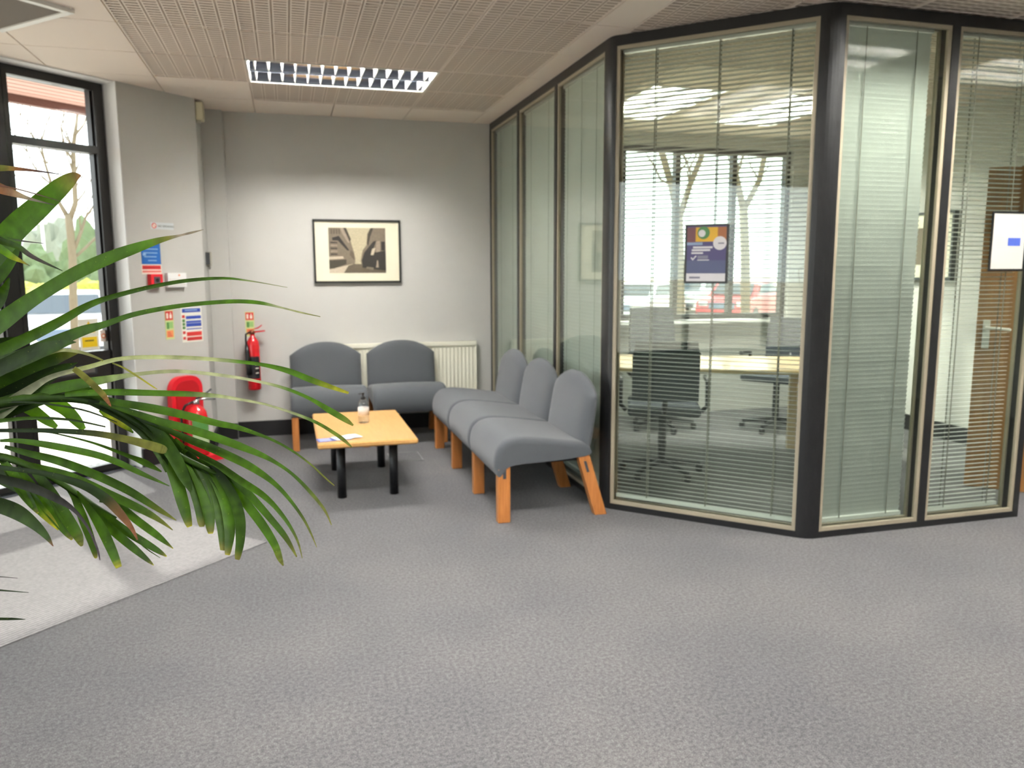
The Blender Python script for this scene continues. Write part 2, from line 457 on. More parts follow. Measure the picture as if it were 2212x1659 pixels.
for y0 in yrows:
    y1 = min(y0 + T, 7.05)
    for i in range(-6, 3):
        x0 = GX0 + T * i; x1 = x0 + T
        if in_light(x0 + .3, (y0 + y1) / 2): continue
        perf = y0 > 1 and i >= -1 and (y1 < 5.9 or (y1 < 6.5 and i >= 0))
        (slotted if perf else plain)(x0, y0, x1, y1)
    plain(GX0 + 3 * T, y0, RX, y1)
    for i in range(8):
        x0 = RX + T * i; x1 = min(x0 + T, 6.6)
        if in_light(x0 + .3, (y0 + y1) / 2) and y0 < 3.4: continue
        if y0 > 4.5 and over_office_light(x0, y0, x1, y1):
            # tiles cut round the office fittings
            pieces = [(x0, y0, x1, y1)]
            for (a, b, c, d) in light_rects[6:]:
                nxt = []
                for (p, q, r_, s_) in pieces:
                    if p >= c or r_ <= a or q >= d or s_ <= b: nxt.append((p, q, r_, s_)); continue
                    if p < a: nxt.append((p, q, a, s_))
                    if r_ > c: nxt.append((c, q, r_, s_))
                    if q < b: nxt.append((max(p, a), q, min(r_, c), b))
                    if s_ > d: nxt.append((max(p, a), d, min(r_, c), s_))
                pieces = nxt
            for q in pieces:
                if q[2] - q[0] > .02 and q[3] - q[1] > .02: plain(*q)
            continue
        (slotted if y0 > 1.6 and y1 < 7 else plain)(x0, y0, x1, y1)
ceil_o = struct(cb.build('ceiling', M_CEIL))
bk = MB()     # grid behind the tiles, with the fittings' openings left out
xsb = sorted({-3.9, 6.7} | {v for r in light_rects for v in (r[0], r[2])}); ysb = sorted({-3.8, 7.2} | {v for r in light_rects for v in (r[1], r[3])})
for i in range(len(xsb) - 1):
    for j in range(len(ysb) - 1):
        cx_, cy_ = (xsb[i] + xsb[i + 1]) / 2, (ysb[j] + ysb[j + 1]) / 2
        if in_light(cx_, cy_): continue
        poly = clip([(xsb[i], ysb[j]), (xsb[i + 1], ysb[j]), (xsb[i + 1], ysb[j + 1]), (xsb[i], ysb[j + 1])], 1, -1, -7.5)
        if len(poly) > 2: bk.add([(x, y, H + .011) for x, y in poly], [list(range(len(poly)))[::-1]])
bk.build('ceiling_backing', mat('shaded slot backing', (204, 189, 175), .9, spec=.1), ceil_o)  # darker than the tiles: shade inside the slots put into the colour
# structural slab above the tiles, keeps daylight out
sl = clip([(-3.9, -3.8), (6.7, -3.8), (6.7, 7.3), (-3.9, 7.3)], 1, -1, -7.6)
struct(MB().prism([(x, y, H + .16) for x, y in sl], (0, 0, .1)).build('ceiling_slab', M_WALL))

def wall(name, lo, hi, m=M_WALL): return struct(MB().box(lo, hi).build(name, m))
# back wall of seating bay and office, with an opening for the office window
OW = (3.05, 4.87, .92, 2.56)
wb = MB()
wb.box((-1.2, 7.0, -.08), (OW[0], 7.15, H + .2)); wb.box((OW[1], 7.0, -.08), (6.7, 7.15, H + .2))
wb.box((OW[0], 7.0, -.08), (OW[1], 7.15, OW[2])); wb.box((OW[0], 7.0, OW[3]), (OW[1], 7.15, H + .2))
struct(wb.build('wall_back', M_WALL))
# boxed riser in the corner
struct(MB().box((-.61, 6.94, 0), (-.45, 7.0, H + .1)).build('trim_1', M_WALL))
# column beside the glazing: face, return and reveal
cw = MB()
J = COL.p(0, 0); K = COL.p(.634, 0)
Jr = J + Vector((-S, S, 0)) * .24
cw.prism([(J.x, J.y, -.08), (K.x, K.y, -.08), (K.x, 7.1, -.08), (Jr.x + .12, 7.1, -.08), (Jr.x, Jr.y, -.08)], (0, 0, H + .28))
struct(cw.build('wall_column', M_WALL))
rv = MB()     # white reveal lining
rv.obox(J + Vector((-S, -S, 0)) * .006 + Vector((0, 0, 0)), Vector((-S, S, 0)) * .17, Vector((S, S, 0)) * .005, (0, 0, H))
struct(rv.build('trim_2', M_WALL2))
hd = MB()     # white head lining above the glazing
hd.obox(WIN.p(.2, 2.668, .0), Vector((S, S, 0)) * 3.345, WIN.n * .17, (0, 0, .009))
struct(hd.build('trim_3', M_WALL2))
# left and rear walls of the reception, out of the picture
lw_ = MB(); lw_.box((-3.85, -3.7, -.08), (-3.7, -2.9, H + .2)); lw_.box((-3.85, 3.3, -.08), (-3.7, 3.85, H + .2))
lw_.box((-3.85, -2.9, -.08), (-3.7, 3.3, .25)); lw_.box((-3.85, -2.9, 2.6), (-3.7, 3.3, H + .2)); struct(lw_.build('wall_left', M_WALL))
sw = sroot('window_13', (-3.78, .2, .25))  # added window, out of view, lets more daylight into the room
LF = Face((-3.76, -2.9, 0), (0, 1, 0), (1, 0, 0)); mb = MB(); LF.ring(mb, 0, 6.2, .25, 2.6, .06, -.04, .04)
for q in (1.24, 2.48, 3.72, 4.96): LF.slab(mb, q - .03, q + .03, .31, 2.54, -.04, .04)
mb.build('window_frame', M_DOORFR, sw)
mb = MB(); LF.slab(mb, .05, 6.15, .30, 2.55, -.006, 0); mb.build('pane_glass', M_GLASS_W, sw)
wall('wall_rear', (-3.85, -3.8, -.08), (6.7, -3.65, H + .2))
wall('wall_right', (6.6, -3.8, -.08), (6.75, 7.1, H + .2))
wl = MB()
wl.obox(wpt(-.3), Vector((S, S, 0)) * .55, Vector((-S, S, 0)) * .12, (0, 0, H + .2))
struct(wl.build('wall_corner', M_WALL))
# office walls
wall('wall_office_right', (5.24, 3.44, -.08), (5.36, 7.0, H + .2))
wall('wall_doorside', (4.80, 3.44, -.08), (6.6, 3.54, H + .2))
wall('wall_overdoor', (3.98, 3.44, 2.08), (4.80, 3.54, H + .2))
# skirtings
def skirt(name, F, u0, u1, h=.133, d0=0, t=.014):
    mb = MB(); F.slab(mb, u0, u1, 0, h, d0, d0 + t); return struct(mb.build(name, M_BLACK))
skirt('baseboard_back', BACK, -.45, 1.76)
skirt('baseboard_riser', Face((0, 6.94, 0), (1, 0, 0), (0, -1, 0)), -.596, -.45)
skirt('baseboard_column', COL, 0, .634)
skirt('baseboard_return', Face((-.61, 6.549, 0), (0, 1, 0), (1, 0, 0)), 0, .39)
skirt('baseboard_office', Face((5.24, 7.0, 0), (0, -1, 0), (-1, 0, 0)), 0, 3.4)

# ------------------------------------------------------------------ glazed partition with blinds
def blind(F, root, u0, u1, z0, z1, tilt, cords, depth=-.050, w=.025, pitch=.0237, top_rail=True):
    mb = MB(); nn = int((z1 - z0 - .05) / pitch)
    for k in range(nn):
        z = z0 + .03 + (k + .5) * pitch
        j = random.uniform(-.03, .03)
        t = tilt + j
        w = .0285 if abs(tilt) > 1 else .025
        prof = []
        for q in (-1, -.33, .33, 1):
            x = q * w / 2; y = (.0022 if abs(tilt) < 1 else .001) * (1 - q * q)
            prof.append((x * math.cos(t) - y * math.sin(t), x * math.sin(t) + y * math.cos(t)))
        P = [[F.p(u, z + b, depth + a) for (a, b) in prof] for u in (u0 + .004, u1 - .004)]
        mb.grid(P, smooth=True)
    mb.build('slats', M_SLAT, root)
    r = MB(); F.slab(r, u0, u1, z1 - .024, z1, depth - .013, depth + .013); r.build('head_rail', M_RAIL, root)
    r = MB(); F.slab(r, u0, u1, z0 + .004, z0 + .024, depth - .011, depth + .011); r.build('bottom_rail', M_SLAT, root)
    for u in cords:
        r = MB(); F.slab(r, u - .003, u + .003, z0 + .02, z1 - .02, depth + .0135, depth + .0145)
        F.slab(r, u - .003, u + .003, z0 + .02, z1 - .02, depth - .0145, depth - .0135); r.build('ladder_cord', M_CORD, root)

def pane(name, F, u0, u1, tilt, cords, z0=.034, z1=2.622, bead=.020, slat_right=None):
    root = sroot(name, F.p((u0 + u1) / 2, 0))
    mb = MB()
    F.slab(mb, u0, u1, 0, z0, -.1, 0); F.slab(mb, u0, u1, z1, H, -.1, 0)
    mb.build('frame_rail', M_ANTH, root)
    mb = MB(); F.ring(mb, u0, u1, z0, z1, bead, -.024, -.006); F.ring(mb, u0, u1, z0, z1, bead * .6, -.094, -.076)
    mb.build('glazing_bead', M_BEAD, root)
    mb = MB(); F.slab(mb, u0 + .006, u1 - .006, z0 + .006, z1 - .006, -.022, -.016); mb.build('pane_glass', M_GLASS_P, root)
    mb = MB(); F.slab(mb, u0 + .006, u1 - .006, z0 + .006, z1 - .006, -.088, -.082); mb.build('rear_glass', M_GLASS_P, root)
    blind(F, root, u0 + bead + .004, (slat_right or u1 - bead) - .004, z0 + bead + .012, z1 - bead + .01, tilt, cords)
    return root
def post(name, F, u0, u1, mat_=M_ANTH, d0=-.1, d1=0.0):
    mb = MB(); F.slab(mb, u0, u1, 0, H, d0, d1); return struct(mb.build(name, mat_))
CL = math.radians(75)
# left run: u measured from the back wall towards the camera
post('trim_4', PL, 0.0, .035)
pane('window_1', PL, .035, .865, CL, (.25, .62))
post('trim_5', PL, .865, .915)
pane('window_2', PL, .915, 1.775, CL, (1.13, 1.55))
post('trim_6', PL, 1.775, 1.825)
pane('window_3', PL, 1.825, 2.655, CL, (1.95, 2.2, 2.45))
# rounded corner posts
def corner(name, pts):
    mb = MB(); mb.prism([(x, y, 0) for x, y in pts], (0, 0, H), smooth=False); return struct(mb.build(name, M_ANTH))
def arc_pts(p0, pc, p1, n=6):
    p0, pc, p1 = map(Vector, (p0, pc, p1))
    return [((1 - t) ** 2 * p0 + 2 * t * (1 - t) * pc + t * t * p1)[:2] for t in [k / n for k in range(n + 1)]]
a0 = PL.p(2.655, 0); ac = PC.p(0, 0); a1 = PC.p(.03, 0)
b0 = a0 + Vector((.1, 0, 0)); b1 = a1 + Vector((S, S, 0)) * .1
corner('trim_7', [a0[:2]] + arc_pts(PL.p(2.69, 0), ac, PC.p(.024, 0)) + [a1[:2], b1[:2], b0[:2]])
a0 = PC.p(1.084, 0); ac = PC.p(1.15, 0); a1 = PR.p(.066, 0)
b1 = a1 + Vector((0, .1, 0)); b0 = a0 + Vector((S, S, 0)) * .1
corner('trim_8', [a0[:2]] + arc_pts(PC.p(1.095, 0), ac, PR.p(.055, 0)) + [a1[:2], b1[:2], b0[:2]])
pane('window_4', PC, .03, 1.084, math.radians(13), (.245, .59, .95))
pane('window_5', PR, .066, .698, math.radians(73), (.215, .515), slat_right=.62)
post('trim_9', PR, .698, .746)
pane('window_6', PR, .746, 1.362, math.radians(8), (.9, 1.2), slat_right=1.28)
post('trim_10', PR, 1.362, 1.397)
# door opening lining and the open door
dl = MB(); dl.box((4.765, 3.43, 0), (4.80, 3.55, 2.08)); dl.box((3.98, 3.43, 2.045), (4.80, 3.55, 2.08))
struct(dl.build('trim_11', M_WALL2))
DF = Face((4.755, 3.425, 0), (-S, S, 0), (-S, -S, 0))
DF.O = Vector((4.765, 3.47, 0))
DF = Face(DF.O, (-S, S, 0), (-S, -S, 0))
M_DOOR = wood('oak veneer door', (150, 104, 56), (166, 118, 66), 'Z', 3, .4, .15)
door = sroot('door_1', DF.O)
mb = MB(); DF.slab(mb, 0, .80, .008, 2.026, -.044, 0); mb.build('door_leaf', M_DOOR, door)
mb = MB()
DF.slab(mb, .725, .765, .91, 1.09, 0, .008); mb.build('handle_plate', M_WHITE, door)
mb = MB(); pz = 1.04
mb.tube([DF.p(.745, pz, .006), DF.p(.745, pz, .05)], .011, 12)
mb.tube([DF.p(.75, pz, .05), DF.p(.70, pz, .052), DF.p(.63, pz - .006, .05), DF.p(.615, pz - .008, .045)], [.011, .01, .009, .007], 12)
mb.build('door_handle', M_WHITE, door)

# ------------------------------------------------------------------ entrance glazing
WB = [(.25, .55), (.60, 1.36), (1.42, 1.95), (2.01, 2.78), (2.915, 3.477)]
def wbay(name, u0, u1, l, r):
    root = sroot(name, WIN.p((u0 + u1) / 2, 0))
    mb = MB()
    WIN.slab(mb, u0 - l, u0, 0, 2.667, -.05, .045); WIN.slab(mb, u1, u1 + r, 0, 2.667, -.05, .045)
    WIN.slab(mb, u0, u1, 2.612, 2.667, -.05, .045); WIN.slab(mb, u0, u1, 2.198, 2.246, -.05, .045); WIN.slab(mb, u0, u1, 0, .05, -.05, .045)
    WIN.slab(mb, u0, u0 + .012, .05, 2.612, -.03, .02); WIN.slab(mb, u1 - .012, u1, .05, 2.612, -.03, .02)
    mb.build('window_frame', M_DOORFR, root)
    mb = MB(); WIN.slab(mb, u0, u1, .66, .845, -.04, .03); WIN.slab(mb, u0, u1, .845, .856, -.045, .036); WIN.slab(mb, u0, u1, .652, .66, -.045, .036)
    mb.build('mid_rail', M_DOORFR, root)
    mb = MB()
    for z0, z1 in ((.05, .652), (.856, 2.198), (2.246, 2.612)): WIN.slab(mb, u0 + .004, u1 - .004, z0 + .002, z1 - .002, -.006, 0)
    mb.build('pane_glass', M_GLASS_W, root)
    return root
for k, (u0, u1) in enumerate(WB):
    wbay('window_%d' % (7 + k), u0, u1, .03, .068 if k == len(WB) - 1 else (.10 if k == len(WB) - 2 else .03))
wm_ = MB(); WIN.slab(wm_, 2.88, 2.885, 0, .01, 0, .01)
# threshold strip
th = MB(); WIN.slab(th, .25, 3.545, .0, .012, .045, .12); struct(th.build('trim_12', M_ALU))
# letter plate and brackets on the mid rail of the right bay
lp = thing('letter_plate', 'grey metal letter plate on the black middle rail of the entrance glazing', 'letter plate', WIN.p(3.2, .7))
mb = MB(); WIN.slab(mb, 3.06, 3.36, .70, .765, .030, .036); mb.build('backplate', M_DARKPL, lp)
mb = MB(); WIN.slab(mb, 3.08, 3.34, .712, .75, .036, .042); mb.build('flap', mat('brushed steel', (140, 140, 142), .35, metal=.9), lp)
# stickers on the glass
st = thing('warning_sticker', 'white sticker with yellow triangle and yellow panel on the entrance glass', 'sticker', WIN.p(3.33, .88))
mb = MB(); WIN.slab(mb, 3.275, 3.415, .865, 1.08, 0, .001); mb.build('backing', M_PAPER, st)
mb = MB(); WIN.poly(mb, [(3.30, .985), (3.39, .985), (3.345, 1.065)], .001, .0016); mb.build('triangle', M_YELLOW, st)
mb = MB(); WIN.slab(mb, 3.29, 3.40, .885, .955, .001, .0016); mb.build('yellow_panel', M_YELLOW, st)
mb = MB(); WIN.slab(mb, 3.343, 3.347, 1.005, 1.042, .0016, .002); mb.build('exclamation_bar', M_BLACK, st)
mb = MB(); WIN.slab(mb, 3.31, 3.375, .926, .934, .0016, .002); mb.build('text_line', M_BLACK, st)
st2 = thing('round_sticker', 'small sticker with an orange ring beside the yellow warning sticker', 'sticker', WIN.p(3.45, .94))
mb = MB(); WIN.slab(mb, 3.425, 3.472, .915, .995, 0, .001); mb.build('backing', mat('sticker grey', (214, 200, 190), .6), st2)
mb = MB(); WIN.disc(mb, 3.4485, .955, .018, .001, .0016); mb.build('orange_disc', mat('sticker amber', (206, 110, 60), .5), st2)
mb = MB(); WIN.disc(mb, 3.4485, .955, .009, .0016, .002); mb.build('pale_centre', M_PAPER, st2)

# entrance mat
MM = mat_mat()
w0 = WIN.p(0, 0); n_in = WIN.n; dD = Vector((S, S, 0))
def wn(u, d): return wpt(u) + n_in * d
mt = MB(); mt.prism([wn(2.842, .14), wn(2.842, 2.166), wn(.2, 2.166), wn(.2, .14)], (0, 0, .004))
tag(mt.build('entrance_mat', MM, fix=True), 'pale ribbed entrance mat on the carpet in front of the glazed entrance', 'mat')

# ------------------------------------------------------------------ ceiling lights
M_TUBE = mat('lamp tube', (255, 255, 255), .5, emit=(255, 252, 246), estr=300)
def ceiling_light(i, x0, y0, x1, y1, label, power):
    lx = (x1 - x0) > (y1 - y0)
    L_, W_ = (1.2, .6)
    cx_, cy_ = (x0 + x1) / 2, (y0 + y1) / 2
    root = thing('ceiling_light', label, 'ceiling light', (cx_, cy_, H), 0 if lx else PI / 2, 'louvred ceiling lights')
    b = lambda mb, n, mm: mb.build(n, mm, root, local=True)
    mb = MB(); h = .09
    mb.box((-.6, -.3, h), (.6, .3, h + .006)); mb.box((-.6, -.3, 0), (-.594, .3, h)); mb.box((.594, -.3, 0), (.6, .3, h))
    mb.box((-.6, -.3, 0), (.6, -.294, h)); mb.box((-.6, .294, 0), (.6, .3, h))
    b(mb, 'housing', M_WHITE)
    mb = MB(); w = .012
    mb.box((-.6, -.3, -.004), (.6, -.3 + w, .002)); mb.box((-.6, .3 - w, -.004), (.6, .3, .002))
    mb.box((-.6, -.3 + w, -.004), (-.6 + w, .3 - w, .002)); mb.box((.6 - w, -.3 + w, -.004), (.6, .3 - w, .002))
    b(mb, 'trim_frame', M_WHITE)
    for s in (-1, 1):
        yc = s * .145
        mb = MB()        # curved side reflectors of one trough
        for e in (-1, 1):
            P = []
            for xx in (-.585, .585):
                P.append([(xx, yc + e * (.138 - .06 * (k / 6) ** 2), .002 + .075 * k / 6) for k in range(7)])
            mb.grid(P)
        b(mb, 'reflector', M_ALU)
        mb = MB()
        for k in range(14):
            xx = -.55 + k * 1.10 / 13
            mb.prism([(xx - .004, yc - .136, .004), (xx + .004, yc - .136, .004), (xx + .013, yc - .1, .05), (xx - .013, yc - .1, .05)], (0, .0, 0.0001)) if False else None
            # wedge shaped cross blade
            vs = [(xx - .003, yc - .136, .004), (xx + .003, yc - .136, .004), (xx + .003, yc + .136, .004), (xx - .003, yc + .136, .004),
                  (xx - .008, yc - .1, .052), (xx + .008, yc - .1, .052), (xx + .008, yc + .1, .052), (xx - .008, yc + .1, .052)]
            mb.add(vs, [(0, 3, 2, 1), (4, 5, 6, 7), (0, 1, 5, 4), (1, 2, 6, 5), (2, 3, 7, 6), (3, 0, 4, 7)])
        b(mb, 'louvre', M_ALUW)
        mb = MB(); mb.tube([(-.58, yc, .068), (.58, yc, .068)], .013, 10); b(mb, 'lamp_tube', M_TUBE)
    ld = bpy.data.lights.new('lamp_glow', 'AREA'); ld.shape = 'RECTANGLE'; ld.size = 1.1; ld.size_y = .5; ld.energy = power
    ld.color = (1, .985, .965); ld.spread = math.radians(128)
    lo = bpy.data.objects.new('lamp_glow', ld); C.objects.link(lo); lo.parent = root; lo.location = (0, 0, -.006)
PW = 42
ll = ['lit louvred ceiling light over the waiting chairs', 'lit louvred ceiling light above the open carpet, seen mirrored in glass',
      'lit louvred ceiling light furthest back in the reception', 'lit louvred ceiling light outside the right glass screens',
      'lit louvred ceiling light outside the open office door', 'lit louvred ceiling light at the rear right of the reception',
      'lit louvred ceiling light seen through the blinds, left of the pair', 'lit louvred ceiling light seen through the blinds, right of the pair']
for i, r in enumerate(light_rects): ceiling_light(i, *r, ll[i], (PW * .5 if i == 0 else PW * (1 if i < 3 else .38)) if i < 6 else PW * .5)

# ceiling vent, turned 45 degrees to the tile grid
cv = thing('ceiling_vent', 'dark ribbed square ceiling vent with white rim, set diagonally', 'vent', (-1.394, 4.528, H - .02), PI / 4)
mb = MB(); hw = .315
for (x0, y0, x1, y1) in ((-hw, -hw, hw, -hw + .035), (-hw, hw - .035, hw, hw), (-hw, -hw + .035, -hw + .035, hw - .035), (hw - .035, -hw + .035, hw, hw - .035)):
    mb.box((x0, y0, 0), (x1, y1, .022))
mb.build('rim', M_WHITE, cv, local=True)
mb = MB()
for k in range(34):
    y = -hw + .045 + k * (2 * hw - .09) / 33
    mb.box((-hw + .035, y - .004, .006), (hw - .035, y + .004, .020))
mb.build('grille', mat('vent grey', (150, 140, 130), .6), cv, local=True)
mb = MB(); mb.box((-hw + .03, -hw + .03, .0195), (hw - .03, hw - .03, .0215)); mb.build('backing', mat('vent back', (70, 64, 58), .8), cv, local=True)

# ------------------------------------------------------------------ chairs
def shrink(prof, e):
    n = len(prof); out = []
    for i in range(n):
        p0, p, p1 = Vector(prof[i - 1]), Vector(prof[i]), Vector(prof[(i + 1) % n])
        t = (p1 - p0).normalized(); nn = Vector((-t.y, t.x))
        out.append(p + nn * e)
    return out
def smooth_closed(pts, sub=3):
    n = len(pts); out = []
    for i in range(n):
        p0, p1, p2, p3 = (Vector(pts[(i + k) % n]) for k in (-1, 0, 1, 2))
        for k in range(sub):
            t = k / sub
            out.append(.5 * (2 * p1 + (p2 - p0) * t + (2 * p0 - 5 * p1 + 4 * p2 - p3) * t * t + (3 * p1 - p0 - 3 * p2 + p3) * t ** 3))
    return out
SEAT = [(0, .275), (-.012, .32), (-.012, .37), (.004, .425), (.045, .466), (.11, .484), (.2, .480), (.32, .464), (.44, .446), (.53, .43),
        (.550, .40), (.545, .362), (.42, .346), (.25, .338), (.1, .330), (.05, .312), (.03, .285), (.015, .270)]
def make_chair(label, loc, rz, w, legs, group):
    t = thing('reception_chair', label, 'chair', loc, rz, group)
    # local: x depth (front at 0), y width
    prof = smooth_closed(SEAT, 3)          # runs clockwise seen from +y: inside is to the right
    mb = MB(); secs = []
    ys = [0, .003, .009, .018, .032, .05, .10, w * .35, w / 2]
    ys = ys + [w - y for y in ys[-2::-1]]
    R = .034
    for y in ys:
        d = min(y, w - y); e = 0 if d >= R else R - math.sqrt(max(0, R * R - (R - d) ** 2))
        dip = .007 * math.sin(PI * y / w)
        pr = shrink(prof, -e)
        secs.append([(p.x if o_.x < .3 else o_.x, y, p.y + (dip if p.y > .41 else 0)) if o_.y > .40 or (o_.x < .012 and o_.y > .29) else (o_.x, y, o_.y) for p, o_ in zip(pr, prof)])
    n = len(prof); k0 = len(mb.v)
    for sct in secs: mb.v += [Vector(p) for p in sct]
    for i in range(len(secs) - 1):
        for j in range(n):
            mb.f.append([i * n + j, i * n + (j + 1) % n, (i + 1) * n + (j + 1) % n, (i + 1) * n + j]); mb.mi.append(0); mb.sm.append(True)
    mb.f.append(list(range(n))); mb.mi.append(0); mb.sm.append(False)
    mb.f.append([(len(secs) - 1) * n + j for j in range(n)][::-1]); mb.mi.append(0); mb.sm.append(False)
    mb.build('seat', M_GREY, t, local=True, fix=True)
    # backrest: rounded pad leaning back with an arched top
    NU, NV = 22, 18; mb = MB(); front, rear = [], []
    for i in range(NU + 1):
        a = -math.cos(PI * i / NU)          # -1..1
        fr, re = [], []
        for j in range(NV + 1):
            b = -math.cos(PI * j / NV)
            y = w / 2 + a * (w / 2 - .006)
            zt = .695 + .112 * (1 - abs(a) ** 2.3)
            zb = .372 + (.0 if True else 0)
            z = (zb + zt) / 2 + b * (zt - zb) / 2
            edge = ((1 - abs(a) ** 9) * (1 - abs(b) ** 7)) ** .5
            th = .047 * edge
            xc = .520 + (z - .37) * .155 + .012 * (a * a)
            belly = .012 * (1 - a * a) * math.exp(-((z - .5) / .12) ** 2)
            fr.append((xc - th - belly, y, z)); re.append((xc + th * .75, y, z))
        front.append(fr); rear.append(re)
    mb.grid(front); mb.grid(rear)
    mb.build('backrest', M_GREY, t, local=True, fix=True)
    for (yl, rear_) in legs:
        mb = MB(); lw = .026
        if not rear_:
            mb.rbox((.004, yl - lw, 0), (.075, yl + lw, .345), .004)
            lg = mb.build('leg', M_BEECH, t, local=True)
            for s in (-1, 1):
                pl = MB(); pl.rbox((.032, yl + s * lw - .002, .255), (.05, yl + s * lw + .002, .32), .002); pl.build('slot_plate', M_DARKPL, lg, local=True)
        else:
            q = [(.475, .36), (.545, .36), (.655, 0), (.584, 0)]
            mb.prism([(x, yl - lw, z) for x, z in q], (0, 2 * lw, 0))
            lg = mb.build('leg', M_BEECH, t, local=True, fix=True)
            for s in (-1, 1):
                pl = MB(); pl.prism([(x, yl + s * lw - .002, z) for x, z in ((.510, .325), (.525, .325), (.545, .26), (.530, .26))], (0, .004, 0))
                pl.build('slot_plate', M_DARKPL, lg, local=True, fix=True)
    mb = MB(); mb.box((.12, .05, .322), (.5, .085, .352)); mb.box((.12, w - .085, .322), (.5, w - .05, .352))
    mb.box((.1, .05, .318), (.14, w - .05, .345)); mb.box((.44, .05, .33), (.48, w - .05, .358))
    mb.build('seat_frame', M_BLACKMET, t, local=True)
    return t
CW = .668
g1 = 'row of three linked chairs along the glass'
make_chair('grey upholstered chair with wooden legs, nearest of the row of three along the glass', (1.08, 4.135, 0), 0, CW, [(.03, 0), (.03, 1), (CW - .028, 0), (CW - .028, 1)], g1)
make_chair('grey upholstered chair in the middle of the row of three along the glass', (1.08, 4.135 + CW + .004, 0), 0, CW, [(CW - .028, 0), (CW - .028, 1)], g1)
make_chair('grey upholstered chair furthest from view in the row of three along the glass', (1.08, 4.135 + 2 * CW + .008, 0), 0, CW, [(CW - .03, 0), (CW - .03, 1)], g1)
g2 = 'chairs against the back wall'
WB2 = .603
make_chair('dark grey upholstered chair at the back wall, beside the red wall extinguisher', (.590, 6.297, 0), PI / 2, WB2, [(.03, 0), (.03, 1), (WB2 - .03, 0), (WB2 - .03, 1)], g2)
make_chair('dark grey upholstered chair at the back wall, in front of the radiator', (1.228, 6.297, 0), PI / 2, WB2, [(.03, 0), (.03, 1), (WB2 - .03, 0), (WB2 - .03, 1)], g2)

# ------------------------------------------------------------------ coffee table and what lies on it
ct = thing('coffee_table', 'low rectangular coffee table with beech top and black round legs', 'table', (.438, 5.27, 0))
TZ = .385
mb = MB(); mb.rbox((.135, 4.745, TZ - .034), (.738, 5.80, TZ), .010); mb.build('tabletop', M_BEECH_TOP, ct)
for x in (.277, .602):
    for y in (4.915, 5.635):
        mb = MB(); mb.tube([(x, y, 0), (x, y, TZ - .034)], .028, 20); mb.build('leg', M_BLACKMET, ct)
mb = MB(); mb.box((.26, 4.90, TZ - .062), (.62, 4.93, TZ - .034)); mb.box((.26, 5.62, TZ - .062), (.62, 5.65, TZ - .034)); mb.build('underframe', M_BLACKMET, ct)
BX, BY = .462, 5.36
bt = thing('pump_bottle', 'clear plastic bottle with black pump top on the coffee table', 'bottle', (BX, BY, TZ))
M_PET = glass('clear plastic', (.90, .92, .93), 1.7, .03)
mb = MB(); mb.lathe([(.034, 0), (.037, .004), (.037, .10), (.036, .125), (.028, .145), (.016, .158), (.014, .168)], (BX, BY, TZ + .0005), 24); mb.build('body', M_PET, bt)
mb = MB(); mb.lathe([(.0375, .05), (.0375, .105)], (BX, BY, TZ), 24); mb.build('label_band', mat('label film', (214, 204, 196), .4), bt)
mb = MB(); mb.lathe([(.017, .160), (.017, .176), (.006, .178), (.006, .196), (.011, .197), (.011, .205)], (BX, BY, TZ), 16)
mb.tube([(BX, BY, TZ + .2), (BX - .03, BY - .01, TZ + .198)], .004, 8); mb.build('pump', M_BLACKMET, bt)
def sheet(name, label, c, a, w, l, z, m, extra=None):
    o = thing(name, label, 'leaflet', (*c, z), a, 'leaflets on the coffee table')
    mb = MB(); P = []
    for i in range(7):
        P.append([(-l / 2 + l * i / 6, -w / 2 + w * j, .0012 + .004 * math.sin(i * 1.1) ** 2 * (i > 3)) for j in (0, .5, 1)])
    mb.grid(P); mb.build('page', m, o, local=True)
    if extra: mb = MB(); mb.box((-l / 2 + .01, -w / 2 + .01, .0015), (-l / 2 + extra[1] * l, w / 2 - .01, .002)); mb.build('cover_print', extra[0], o, local=True)
    return o
sheet('leaflet', 'blue and white leaflet at the near left edge of the coffee table', (.235, 4.86), .15, .10, .20, TZ, mat('leaflet blue', (70, 80, 150), .5), (mat('leaflet lilac', (150, 156, 205), .5), .4))
sheet('leaflet', 'white crumpled leaflet lying over the blue leaflet on the coffee table', (.315, 4.885), .35, .11, .17, TZ + .003, mat('leaflet white', (226, 232, 236), .5), (mat('leaflet grey', (190, 205, 214), .5), .5))

# ------------------------------------------------------------------ back wall: picture, radiator, extinguisher
pic = thing('framed_picture', 'black framed sepia street photograph in a wide cream mount on the back wall', 'picture', BACK.p(.59, 1.30))
P0 = dict(u0=.224, u1=.962, z0=1.300, z1=1.834)
mb = MB(); BACK.ring(mb, P0['u0'], P0['u1'], P0['z0'], P0['z1'], .016, 0, .03); mb.build('frame', mat('black picture frame', (28, 30, 28), .4), pic)
mb = MB(); BACK.slab(mb, P0['u0'] + .01, P0['u1'] - .01, P0['z0'] + .01, P0['z1'] - .01, .004, .014); mb.build('mount', mat('cream mount', (228, 222, 198), .7), pic)
u0, u1, z0, z1 = .352, .832, 1.384, 1.766
def pu(u, z): return (u0 + u * (u1 - u0), z0 + z * (z1 - z0))
sep = [mat('sepia %d' % k, c, .6, noise=.3, nscale=70) for k, c in enumerate([(178, 168, 140), (62, 56, 44), (116, 104, 88), (40, 36, 30), (146, 132, 116), (92, 82, 66), (188, 174, 152)])]
mb = MB(); lay = [0]
def pp(pts, mi):
    lay[0] += .00025
    BACK.poly(mb, [pu(*p) for p in pts], .0138, .0146 + lay[0], mi)
pp([(0, 0), (1, 0), (1, 1), (0, 1)], 0)
pp([(0, 0), (1, 0), (1, .14), (.46, .22), (.33, .16), (.0, .1)], 5)
